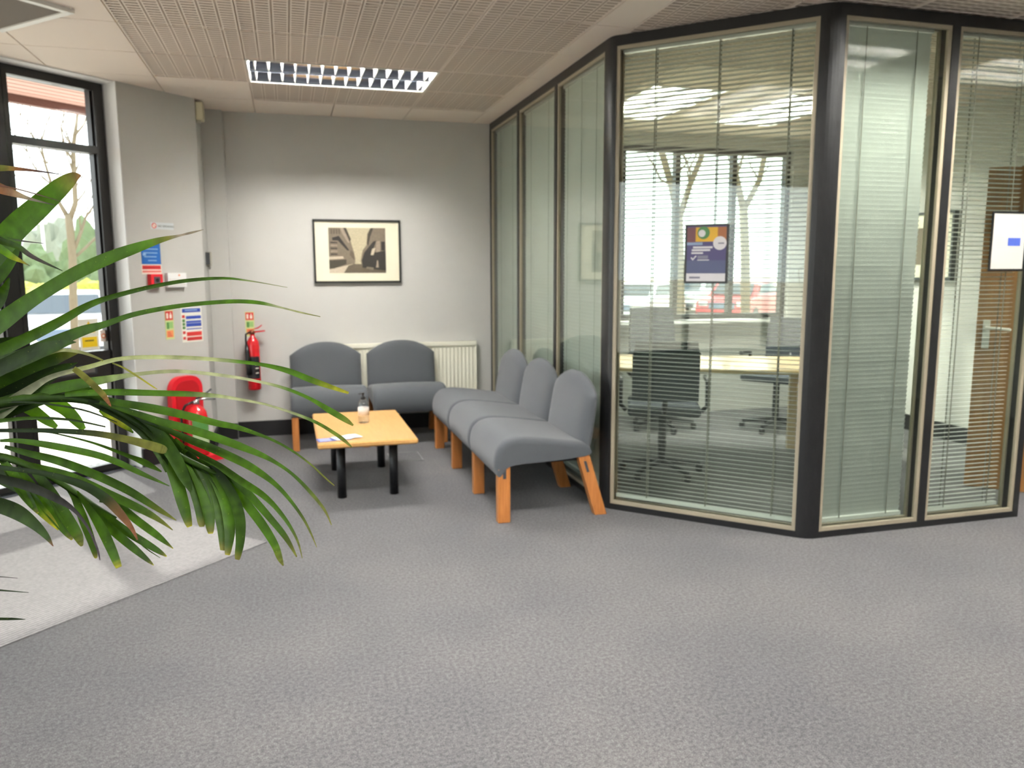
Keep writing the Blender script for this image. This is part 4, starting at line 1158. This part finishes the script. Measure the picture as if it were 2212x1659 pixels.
leaflet(FA, g((-50, 512, 22), (0, 537, 17), (24, 553, 14), (45, 564, 7), (64, 574, 1)), .99, .97, [(0, G2), (.6, G2), (.85, YEL), (1, PUR)])
leaflet(FA, g((-60, 640, 40), (-10, 600, 36), (25, 560, 24), (44, 520, 6)), 1.06, 1.04, Bc)
leaflet(FA, g((-60, 690, 40), (-10, 655, 34), (10, 625, 20), (20, 600, 4)), 1.08, 1.06, [(0, DK), (1, G0)])
# upper spreading blades
leaflet(FB, g((-60, 735, 46), (0, 697, 42), (50, 660, 36), (96, 630, 31), (168, 588, 30), (233, 558, 28), (290, 537, 23), (345, 519, 13), (387, 509, 5), (412, 503, 5), (440, 496, 1)), .95, .84, [(0, G0), (.78, G1), (.86, OLV), (.9, GREY), (1, GREY)], .3)
leaflet(FB, g((-70, 800, 36), (-20, 768, 30), (53, 733, 25), (127, 696, 21), (190, 660, 15), (246, 640, 11), (329, 619, 9), (405, 606, 8), (481, 601, 6), (541, 607, 3), (621, 621, 1)), .95, .80, [(0, G0), (.75, G0), (.85, G1), (.92, PALE), (1, PALE)], -.3)
leaflet(FB, g((-60, 820, 40), (0, 795, 34), (60, 764, 30), (127, 735, 27), (180, 714, 22), (228, 700, 14), (286, 680, 11), (360, 665, 10), (430, 656, 9), (506, 651, 9), (560, 654, 8), (610, 665, 4), (650, 675, 3.5), (692, 684, 1.5)), .94, .80, [(0, DK), (.3, G0), (.84, G1), (.88, PALE), (1, OLV)], .2)
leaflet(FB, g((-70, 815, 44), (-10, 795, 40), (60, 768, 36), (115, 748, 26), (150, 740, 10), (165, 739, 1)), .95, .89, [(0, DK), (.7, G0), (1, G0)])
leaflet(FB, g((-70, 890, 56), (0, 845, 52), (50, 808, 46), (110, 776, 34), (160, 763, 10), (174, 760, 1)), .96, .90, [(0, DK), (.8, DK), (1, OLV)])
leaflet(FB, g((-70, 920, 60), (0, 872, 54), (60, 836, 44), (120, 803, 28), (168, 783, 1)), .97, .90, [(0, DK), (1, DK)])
leaflet(FB, g((90, 772, 3), (129, 757, 7), (165, 759, 7), (195, 767, 6), (223, 779, 4)), .91, .87, [(0, PALE), (1, OLV)])
leaflet(FB, g((-70, 930, 40), (0, 888, 34), (70, 838, 18), (114, 813, 11), (190, 793, 10), (268, 774, 9), (380, 772, 9), (481, 778, 8), (562, 787, 8), (622, 801, 12), (673, 821, 13), (724, 839, 9), (753, 849, 5)), .95, .78, [(0, G0), (.15, PALE), (.66, PALE), (.72, G1), (.9, G1), (1, YEL)], -.2)
leaflet(FB, g((-60, 900, 36), (20, 868, 30), (90, 846, 22), (150, 833, 24), (215, 822, 18), (291, 809, 9), (380, 802, 8), (481, 811, 7), (562, 825, 6), (622, 841, 7), (673, 863, 8), (711, 886, 13), (745, 906, 12), (763, 919, 4)), .95, .78, [(0, G0), (.3, G1), (.45, PALE), (.75, PALE), (.82, G1), (.95, G1), (1, OLV)], .2)
leaflet(FB, g((159, 796, 12), (180, 812, 14), (200, 830, 14), (223, 853, 13), (236, 872, 6), (240, 878, 1)), .89, .86, [(0, OLV), (.7, OLV), (.9, BRN), (1, BRN)])
leaflet(FB, g((242, 784, 3), (268, 795, 4), (300, 815, 4), (330, 835, 3), (340, 841, 1)), .86, .83, [(0, OLV), (1, YEL)])
leaflet(FB, g((-60, 920, 40), (20, 885, 34), (90, 862, 26), (150, 848, 18), (215, 838, 6)), .97, .92, [(0, DK), (.8, G0), (1, G0)])
leaflet(FB, g((-60, 760, 40), (0, 745, 30), (40, 735, 16), (60, 728, 3)), .98, .95, [(0, DK), (1, DK)])
# right frond
R_ = [(0, G0), (.5, G1), (.8, G0), (1, OLV)]
leaflet(FC, g((140, 853, 10), (187, 849, 13), (253, 847, 14), (329, 849, 13), (405, 851, 12), (456, 854, 9), (496, 859, 7), (562, 871, 5), (582, 876, 5), (638, 894, 6), (686, 914, 7), (724, 937, 8), (742, 950, 8), (760, 966, 3)), .91, .78, [(0, G1), (.4, G1), (.55, PALE), (.75, PALE), (.85, G1), (1, OLV)])
leaflet(FC, g((180, 850, 8), (220, 860, 12), (253, 869, 15), (329, 882, 18), (405, 898, 17), (468, 914, 14), (508, 922, 12), (549, 935, 8), (590, 951, 6), (630, 973, 5), (671, 1003, 4), (700, 1030, 4), (722, 1049, 2)), .91, .78, R_)
leaflet(FC, g((215, 869, 8), (275, 887, 12), (342, 909, 16), (405, 926, 18), (454, 941, 18), (508, 960, 17), (563, 982, 12), (597, 1000, 8), (630, 1023, 7), (664, 1056, 8), (700, 1100, 6), (716, 1134, 2)), .90, .78, R_)
leaflet(FC, g((300, 905, 8), (360, 928, 12), (410, 950, 16), (454, 967, 18), (508, 991, 18), (549, 1013, 16), (590, 1042, 11), (624, 1077, 8), (655, 1120, 6), (673, 1155, 4), (684, 1182, 1.5)), .90, .78, R_)
leaflet(FC, g((400, 965, 8), (440, 988, 12), (476, 1008, 14), (522, 1040, 16), (563, 1066, 14), (592, 1092, 11), (622, 1130, 8), (643, 1169, 5), (653, 1206, 1.5)), .89, .79, R_)
leaflet(FC, g((440, 995, 8), (481, 1017, 14), (532, 1062, 17), (584, 1120, 15), (618, 1162, 12), (641, 1203, 3)), .89, .80, R_)
leaflet(FC, g((470, 1020, 10), (498, 1046, 17), (532, 1088, 20), (567, 1134, 20), (593, 1176, 17), (604, 1205, 13), (612, 1222, 3)), .88, .81, [(0, G1), (.8, G1), (1, OLV)])
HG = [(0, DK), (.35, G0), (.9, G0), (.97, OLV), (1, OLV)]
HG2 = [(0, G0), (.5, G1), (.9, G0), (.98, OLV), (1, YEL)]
leaflet(FC, g((455, 1005, 12), (480, 1034, 18), (505, 1075, 22), (518, 1120, 24), (519, 1165, 20), (514, 1200, 14), (512, 1209, 9)), .88, .83, HG)
leaflet(FC, g((430, 990, 14), (458, 1026, 20), (486, 1086, 24), (496, 1141, 24), (493, 1185, 16), (491, 1199, 10)), .89, .84, HG2)
leaflet(FC, g((405, 975, 14), (432, 1012, 20), (463, 1072, 25), (478, 1127, 24), (481, 1175, 15), (480, 1189, 9)), .89, .85, HG)
leaflet(FC, g((375, 950, 14), (405, 985, 22), (436, 1052, 27), (450, 1103, 26), (454, 1140, 18), (455, 1153, 10)), .90, .85, HG2)
leaflet(FC, g((350, 932, 14), (378, 968, 22), (412, 1030, 28), (430, 1086, 26), (435, 1126, 18), (436, 1138, 10)), .90, .86, HG)
leaflet(FC, g((322, 930, 14), (350, 965, 22), (375, 1020, 28), (395, 1086, 27), (406, 1126, 18), (410, 1138, 11)), .91, .86, HG2)
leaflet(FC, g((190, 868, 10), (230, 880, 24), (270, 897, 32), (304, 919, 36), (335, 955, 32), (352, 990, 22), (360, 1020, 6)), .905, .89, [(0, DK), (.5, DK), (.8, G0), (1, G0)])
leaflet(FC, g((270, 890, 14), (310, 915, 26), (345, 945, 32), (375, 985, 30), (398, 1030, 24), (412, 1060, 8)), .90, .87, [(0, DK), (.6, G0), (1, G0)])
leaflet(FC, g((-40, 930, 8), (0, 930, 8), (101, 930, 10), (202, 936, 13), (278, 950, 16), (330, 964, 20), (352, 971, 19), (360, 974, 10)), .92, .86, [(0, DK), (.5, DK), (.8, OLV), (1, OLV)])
leaflet(FC, g((100, 934, 2), (127, 938, 3), (202, 957, 5), (278, 985, 9), (316, 1001, 14), (349, 1019, 3)), .90, .86, [(0, DK), (.7, G1), (1, G1)])
leaflet(FC, g((0, 952, 6), (40, 952, 10), (114, 963, 15), (202, 981, 15), (253, 998, 14), (304, 1022, 11), (366, 1050, 2)), .90, .83, [(0, G1), (.6, G1), (1, G0)])
leaflet(FC, g((10, 965, 8), (60, 979, 14), (127, 996, 18), (202, 1024, 19), (278, 1060, 18), (342, 1100, 12), (381, 1124, 2)), .89, .81, R_)
leaflet(FC, g((30, 995, 8), (85, 1010, 14), (152, 1029, 18), (228, 1064, 19), (304, 1100, 17), (345, 1124, 10), (373, 1145, 2)), .88, .80, R_)
leaflet(FC, g((-20, 869, 4), (0, 869, 4), (76, 870, 4), (177, 885, 4), (253, 912, 2)), .93, .88, [(0, DK), (1, DK)])
leaflet(FC, g((-20, 911, 10), (0, 909, 9), (71, 903, 7), (152, 907, 5), (228, 922, 3)), .93, .88, [(0, G1), (1, DK)])
leaflet(FC, g((0, 842, 18), (25, 853, 30), (50, 872, 30), (76, 890, 26), (104, 910, 20), (123, 923, 9)), .98, .95, [(0, G1), (.5, G2), (1, G2)])
leaflet(FC, g((55, 845, 14), (88, 853, 28), (115, 868, 31), (141, 884, 29), (165, 908, 24), (181, 928, 12)), .97, .94, [(0, G0), (.4, G2), (1, G2)])
leaflet(FC, g((215, 885, 8), (232, 895, 18), (255, 910, 17), (275, 924, 12), (288, 935, 3)), .95, .92, [(0, G2), (.5, YEL), (1, G2)])
# lower frond
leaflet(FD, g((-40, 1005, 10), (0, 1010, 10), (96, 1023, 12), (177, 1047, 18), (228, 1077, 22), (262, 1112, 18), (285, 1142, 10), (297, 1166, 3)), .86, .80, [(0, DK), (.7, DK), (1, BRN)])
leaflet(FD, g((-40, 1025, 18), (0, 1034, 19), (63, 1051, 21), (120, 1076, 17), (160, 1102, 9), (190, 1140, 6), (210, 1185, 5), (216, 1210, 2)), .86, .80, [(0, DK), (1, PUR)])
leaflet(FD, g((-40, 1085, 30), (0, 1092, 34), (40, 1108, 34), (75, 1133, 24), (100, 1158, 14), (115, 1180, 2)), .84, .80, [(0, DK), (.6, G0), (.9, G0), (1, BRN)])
leaflet(FD, g((0, 985, 14), (21, 1017, 22), (45, 1056, 24), (66, 1086, 18), (82, 1109, 5)), .88, .84, HG2)
leaflet(FD, g((10, 1000, 14), (38, 1037, 22), (80, 1092, 24), (108, 1122, 18), (127, 1144, 6)), .87, .83, [(0, G1), (.7, G1), (.9, YEL), (1, YEL)])
leaflet(FD, g((35, 1010, 16), (64, 1047, 24), (108, 1102, 27), (143, 1148, 18), (156, 1166, 5)), .87, .82, HG2)
leaflet(FD, g((75, 1020, 16), (103, 1054, 24), (140, 1112, 28), (166, 1153, 24), (174, 1172, 14), (177, 1180, 5)), .86, .81, [(0, G0), (.8, G1), (1, OLV)])
leaflet(FD, g((140, 1045, 10), (161, 1074, 16), (180, 1122, 21), (197, 1168, 18), (206, 1200, 10), (208, 1206, 3)), .86, .81, HG2)
leaflet(FD, g((165, 1062, 8), (190, 1095, 14), (220, 1143, 23), (240, 1185, 22), (252, 1214, 18), (257, 1226, 13)), .85, .80, [(0, G1), (.9, G1), (1, YEL)])
leaflet(FD, g((180, 1085, 8), (204, 1108, 14), (240, 1143, 19), (285, 1181, 18), (318, 1209, 10), (332, 1221, 2)), .85, .79, HG2)
leaflet(FD, g((190, 1092, 10), (226, 1113, 15), (275, 1149, 18), (319, 1176, 16), (345, 1192, 11), (360, 1202, 3)), .85, .79, HG2)
leaflet(FD, g((215, 1080, 10), (252, 1088, 14), (292, 1121, 18), (340, 1157, 15), (374, 1185, 2)), .85, .79, HG2)
leaflet(FD, g((285, 1140, 1.5), (300, 1170, 2.5), (320, 1188, 2.5), (346, 1205, 1)), .82, .80, [(0, G0), (1, G1)])
leaflet(FD, g((-40, 1246, 3), (0, 1246, 2), (38, 1249, 1)), .82, .80, [(0, DK), (1, PUR)])
leaflet(FD, g((-40, 1273, 6), (0, 1275, 4), (62, 1280, 1)), .82, .79, [(0, DK), (1, DK)])
leaflet(FD, g((-60, 1335, 8), (0, 1337, 6), (30, 1337, 5), (55, 1338, 1)), .82, .79, [(0, DK), (1, DK)])
leaflet(FD, g((-60, 1000, 40), (-10, 1020, 40), (40, 1050, 30), (70, 1078, 8)), .90, .87, [(0, DK), (1, G0)])

# ------------------------------------------------------------------ outside
gr = MB(); gr.prism([(-120, -60, -.6), (140, -60, -.6), (140, 160, -.6), (-120, 160, -.6)], (0, 0, .18))
pv = MB(); WIN.slab(pv, -3, 9, -.5, -.1, -7.5, -.05); struct(pv.build('ground_pavement', mat('entrance paving', (206, 196, 184), .9, noise=.08, nscale=6)))
struct(gr.build('ground_outside', mat('pale paving', (196, 184, 168), .9, noise=.1, nscale=3)))
canopy = sroot('ceiling_canopy', WIN.p(1.8, 2.75, -.8))
mb = MB()
WIN.slab(mb, -.6, 6.2, 2.80, 2.9, -1.40, -.06)
for k in range(11): WIN.slab(mb, -.6, 6.2, 2.79, 2.80, -1.36 + k * .12, -1.36 + k * .12 + .1)
M_SOF = mat('soffit boards', (196, 156, 146), .5)
mb.build('soffit', M_SOF, canopy)
mb = MB(); WIN.slab(mb, -.6, 6.2, 2.735, 3.0, -1.47, -1.40); mb.build('fascia', mat('brown fascia', (110, 72, 64), .5), canopy)
upw = MB(); WIN.slab(upw, -.3, 3.7, 2.69, 3.2, -.12, -.0); struct(upw.build('wall_head', M_WALL2))

def tube_tree(name, label, d, segs, twigs, seed, m, grp='trees outside'):
    random.seed(seed)
    base = at(segs[0][0][0], segs[0][0][1], d); base.z = -.42
    t = thing(name, label, 'tree', base, 0, grp)
    mb = MB(); mb.tube([base] + [at(x, y, d) for x, y, r in segs[0][1:]], [segs[0][0][2]] + [r for x, y, r in segs[0][1:]], 10); mb.build('trunk', m, t)
    mb = MB(); ends = []
    for sg in segs[1:]:
        dd = d + random.uniform(-.6, .6)
        P = []
        for i, (x, y, r) in enumerate(sg): P.append(at(x, y, d + (dd - d) * i / max(1, len(sg) - 1)))
        mb.tube(P, [r for x, y, r in sg], 8); ends += [(P[i], (P[i] - P[i - 1]).normalized(), sg[i][2]) for i in range(1, len(P))]
    mb.build('branches', m, t)
    mb = MB()
    for (p, dr, r) in ends:
        for k in range(twigs):
            q = p.copy(); dv = (dr + Vector((random.uniform(-1, 1), random.uniform(-1, 1), random.uniform(-.3, .9)))).normalized(); rr = max(.008, r * .4); pts = [q]; rs = [rr]
            for j in range(4):
                q = q + dv * random.uniform(.2, .4); dv = (dv + Vector((random.uniform(-.5, .5), random.uniform(-.5, .5), random.uniform(-.2, .5)))).normalized()
                pts.append(q); rs.append(rr * (1 - .22 * (j + 1)))
                if j == 1:
                    e = (dv + Vector((random.uniform(-1, 1), random.uniform(-1, 1), .2))).normalized()
                    mb.tube([q, q + e * .25, q + e * .45 + Vector((0, 0, .08))], [rr * .5, rr * .35, rr * .15], 5, caps=False)
            mb.tube(pts, rs, 5, caps=False)
    mb.build('twigs', m, t)
    return t
M_BARK = mat('pale bark', (112, 100, 80), .9, noise=.15, nscale=20)
tube_tree('bare_tree', 'bare forked tree outside the entrance glazing', 13, [
    [(160, 760, 0.068), (158, 640, 0.063), (157, 560, 0.060), (152, 500, 0.060), (148, 465, 0.060)],
    [(150, 475, 0.048), (163, 440, 0.040), (160, 380, 0.040), (158, 320, 0.036), (166, 260, 0.024), (170, 205, 0.016), (185, 160, 0.008)],
    [(147, 470, 0.040), (128, 438, 0.032), (112, 400, 0.024), (98, 355, 0.020), (88, 310, 0.016), (100, 270, 0.012), (112, 235, 0.008)],
    [(157, 548, 0.032), (175, 500, 0.028), (185, 470, 0.020), (205, 440, 0.016), (215, 400, 0.012)],
    [(157, 560, 0.024), (185, 535, 0.024), (205, 515, 0.020), (222, 505, 0.012)],
    [(160, 350, 0.020), (140, 320, 0.020), (132, 280, 0.012), (140, 240, 0.008)],
    [(164, 290, 0.020), (182, 268, 0.016), (190, 240, 0.012), (188, 215, 0.008)],
    [(95, 345, 0.012), (75, 300, 0.012), (60, 270, 0.008), (45, 250, 0.006)],
    [(110, 398, 0.012), (80, 370, 0.012), (60, 330, 0.008), (40, 300, 0.008)]], 2, 5, M_BARK)
tube_tree('bare_tree', 'bare tree outside, seen through the splayed glass', 18, [
    [(1470, 700, .12), (1468, 560, .11), (1466, 470, .10)],
    [(1466, 475, .09), (1450, 400, .08), (1430, 330, .08), (1420, 280, .05)],
    [(1466, 475, .08), (1490, 400, .07), (1515, 340, .07), (1520, 290, .04)]], 3, 9, M_BARK)
tube_tree('bare_tree', 'bare tree outside at the right of the office window', 20, [
    [(1612, 700, .13), (1610, 560, .12), (1606, 450, .11)],
    [(1606, 455, .09), (1590, 380, .08), (1580, 320, .08)],
    [(1606, 455, .08), (1640, 390, .07), (1655, 320, .07)]], 3, 11, M_BARK)

def bush(name, label, c, r, m, seed):
    import bmesh
    random.seed(seed)
    bm = bmesh.new(); bmesh.ops.create_icosphere(bm, subdivisions=4, radius=1)
    ph = [(Vector((random.uniform(-1, 1), random.uniform(-1, 1), random.uniform(-1, 1))) * f, random.uniform(0, 6)) for f in (3, 4, 7, 9, 14, 19)]
    for v in bm.verts:
        n = v.co.normalized(); k = 1 + sum(.16 / (i + 1) ** .5 * math.sin(n.dot(a_) * 2 + p_) for i, (a_, p_) in enumerate(ph)) + random.uniform(-.06, .06)
        v.co = Vector((n.x * r[0], n.y * r[1], max(n.z, -.55) * r[2])) * k
    me = bpy.data.meshes.new(name); bm.to_mesh(me); bm.free(); me.materials.append(m)
    o = bpy.data.objects.new(name, me); C.objects.link(o); o.location = (c[0], c[1], c[2])
    return tag(o, label, 'bush', 'bushes outside')
M_HEDGE = mat('yellow green hedge', (160, 162, 70), .9, noise=.35, nscale=9)
M_SHRUB = mat('dark shrub', (96, 112, 78), .9, noise=.3, nscale=6)
p = at(186, 625, 23.5); bush('hedge', 'yellow green hedge behind the parked car, right part', (p.x, p.y, .25), (.95, .8, .75), M_HEDGE, 1)
p = at(80, 628, 20.5); bush('hedge', 'yellow green hedge behind the parked car, left part', (p.x, p.y, .25), (1.2, 1, .72), M_HEDGE, 2)
p = at(62, 570, 26); bush('shrub', 'green shrub left of the bare tree outside', (p.x, p.y, .6), (1.3, 1, 1.3), M_SHRUB, 3)
p = at(222, 560, 33); bush('shrub', 'green shrub right of the bare tree outside', (p.x, p.y, .6), (1.4, 1, 2.3), M_SHRUB, 4)
p = at(118, 560, 36); bush('shrub', 'tall dark shrub behind the bare tree outside', (p.x, p.y, .6), (1.3, 1, 2.6), mat('grey green shrub', (128, 134, 120), .9, noise=.2, nscale=5), 5)

def car(label, loc, rz, paint, sc=1):
    t = thing('parked_car', label, 'car', loc, rz, 'cars parked outside')
    b = lambda mb, n, mm, **k: mb.build(n, mm, t, local=True, **k)
    prof = [(-2.1, .28), (-2.12, .6), (-2.05, .82), (-1.2, .95), (-.65, 1.36), (.75, 1.42), (1.45, 1.05), (2.0, .95), (2.1, .6), (2.08, .28)]
    mb = MB(); secs = []
    for y, k in ((-.86, .93), (-.8, .985), (-.5, 1), (.5, 1), (.8, .985), (.86, .93)):
        s_ = []
        for x, z in prof:
            yy = y * (1 - .16 * max(0, (z - .95)) / .47); s_.append((x * (.97 + .03 * k), yy, .28 + (z - .28) * k))
        secs.append(s_)
    n = len(prof)
    for s_ in secs: mb.v += [Vector(q) for q in s_]
    for i in range(len(secs) - 1):
        for j in range(n):
            mb.f.append([i * n + j, i * n + (j + 1) % n, (i + 1) * n + (j + 1) % n, (i + 1) * n + j]); mb.mi.append(0); mb.sm.append(False)
    mb.f.append(list(range(n))); mb.mi.append(0); mb.sm.append(False); mb.f.append([(len(secs) - 1) * n + j for j in range(n)]); mb.mi.append(0); mb.sm.append(False)
    b(mb, 'body', paint, fix=True)
    gl = mat('car glass', (60, 70, 80), .08)
    mb = MB(); mb.add([(-1.16, -.66, 1.0), (-1.16, .66, 1.0), (-.69, .6, 1.345), (-.69, -.6, 1.345)], [(0, 1, 2, 3)])
    mb.v = [v + Vector((-.012, 0, .012)) for v in mb.v]; b(mb, 'windscreen', gl)
    for s in (-1, 1):
        mb = MB(); mb.add([(-.95, s * .835, 1.02), (1.2, s * .835, 1.05), (.7, s * .775, 1.36), (-.55, s * .775, 1.32)], [(0, 1, 2, 3)]); b(mb, 'side_window', gl)
        for x in (-1.35, 1.3):
            mb = MB(); mb.tube([(x, s * .70, .31), (x, s * .88, .31)], .31, 20); b(mb, 'wheel', M_BLACKMET)
        mb = MB(); mb.rbox((-2.13, s * .62 - .16, .62), (-1.98, s * .62 + .16, .78), .03); b(mb, 'headlamp', M_CHROME)
    mb = MB(); mb.rbox((-2.14, -.42, .55), (-2.08, .42, .76), .02); b(mb, 'grille', mat('grille grey blue', (100, 116, 138), .4))
    mb = MB(); mb.rbox((-2.15, -.8, .3), (-2.05, .8, .42), .03); b(mb, 'bumper', M_DARKPL)
    return t
p = at(150, 700, 16.5); p2 = at(40, 600, 30)
car('white car parked facing the entrance glazing, outside', (p.x, p.y, -.42), math.radians(92 + 8), mat('white car paint', (226, 228, 232), .25, coat=.5))
p = at(1605, 650, 27); car('red car seen through the office window', (p.x, p.y, -.42), math.radians(40), mat('red car paint', (196, 60, 66), .3, coat=.5))
p = at(1500, 640, 34); car('silver car outside, between the two bare trees beyond the office window', (p.x, p.y, -.42), math.radians(40), mat('silver car paint', (190, 196, 204), .3, coat=.5))
p = at(1385, 640, 26); car('white car outside, left of the trees beyond the office window', (p.x, p.y, -.42), math.radians(45), MATS['white car paint'])
lp_ = at(97, 560, 31); lpt = thing('lamp_post', 'thin pale lamp post outside, left of the bare tree', 'lamp post', (lp_.x, lp_.y, -.42))
mb = MB(); mb.tube([(lp_.x, lp_.y, -.42), (lp_.x, lp_.y, 3.2)], [.07, .05], 10); mb.build('pole', M_WHITE, lpt)
mb = MB(); mb.rbox((lp_.x - .16, lp_.y - .12, 3.2), (lp_.x + .16, lp_.y + .12, 3.34), .03); mb.build('lantern', M_WHITE, lpt)
vp = at(40, 580, 42); vn = thing('parked_van', 'white van far outside, left edge of the entrance glazing', 'van', (vp.x, vp.y, -.42), math.radians(100))
mb = MB(); mb.rbox((-1.2, -.95, .35), (2.6, .95, 2.3), .12); mb.rbox((-2.1, -.92, .35), (-1.1, .92, 1.3), .15); mb.build('body', MATS['white car paint'], vn, local=True)
for x in (-1.4, 1.8):
    for s in (-1, 1):
        mb = MB(); mb.tube([(x, s * .75, .33), (x, s * .95, .33)], .33, 18); mb.build('wheel', M_BLACKMET, vn, local=True)
mb = MB(); mb.add([(-1.22, -.8, 1.35), (-1.22, .8, 1.35), (-1.22, .75, 2.1), (-1.22, -.75, 2.1)], [(0, 1, 2, 3)]); mb.build('windscreen', MATS['car glass'], vn, local=True)
hp = at(105, 500, 50); hs = thing('house', 'pale gabled house far behind the bare tree', 'house', (hp.x, hp.y, -.42))
mb = MB(); mb.prism([(hp.x - 4, hp.y, -.42), (hp.x + 3.5, hp.y, -.42), (hp.x + 3.5, hp.y, 2.9), (hp.x - 4, hp.y, 2.9)], (0, 6, 0)); mb.build('wall', mat('house render', (200, 190, 180), .9), hs, fix=True)
mb = MB(); mb.prism([(hp.x - 4.3, hp.y - .3, 2.85), (hp.x + 3.8, hp.y - .3, 2.85), (hp.x - .2, hp.y - .3, 5.2)], (0, 6.6, 0)); mb.build('roof', mat('house roof', (176, 172, 178), .8), hs, fix=True)
mb = MB()
for x in (-2.2, 1.2): mb.box((hp.x + x - .5, hp.y - .03, .9), (hp.x + x + .5, hp.y, 2.1))
mb.build('window', MATS['car glass'], hs)

# ------------------------------------------------------------------ light
sun_d = bpy.data.lights.new('sun', 'SUN'); sun_d.energy = 6.8; sun_d.angle = math.radians(1.2); sun_d.color = (1, .95, .86)
sun = bpy.data.objects.new('sun', sun_d); C.objects.link(sun)
dirv = Vector((.465, -.885, -.728)).normalized()
sun.rotation_euler = dirv.to_track_quat('-Z', 'Y').to_euler()
sun.location = (-4, 12, 8)
w = bpy.data.worlds.new('world'); bpy.context.scene.world = w; w.use_nodes = True
bg = w.node_tree.nodes['Background']; bg.inputs['Color'].default_value = (.92, .97, 1.0, 1); bg.inputs['Strength'].default_value = 5.4

sc = bpy.context.scene
sc.view_settings.view_transform = 'Standard'; sc.view_settings.look = 'None'; sc.view_settings.gamma = 1; sc.view_settings.exposure = -.14
sc.view_settings.use_curve_mapping = False
cy = sc.cycles
cy.max_bounces = 8; cy.diffuse_bounces = 4; cy.glossy_bounces = 4; cy.transmission_bounces = 4; cy.transparent_max_bounces = 24
cy.sample_clamp_indirect = 60; cy.caustics_reflective = False; cy.caustics_refractive = False
cy.use_denoising = True
cy.use_adaptive_sampling = True; cy.adaptive_threshold = .02
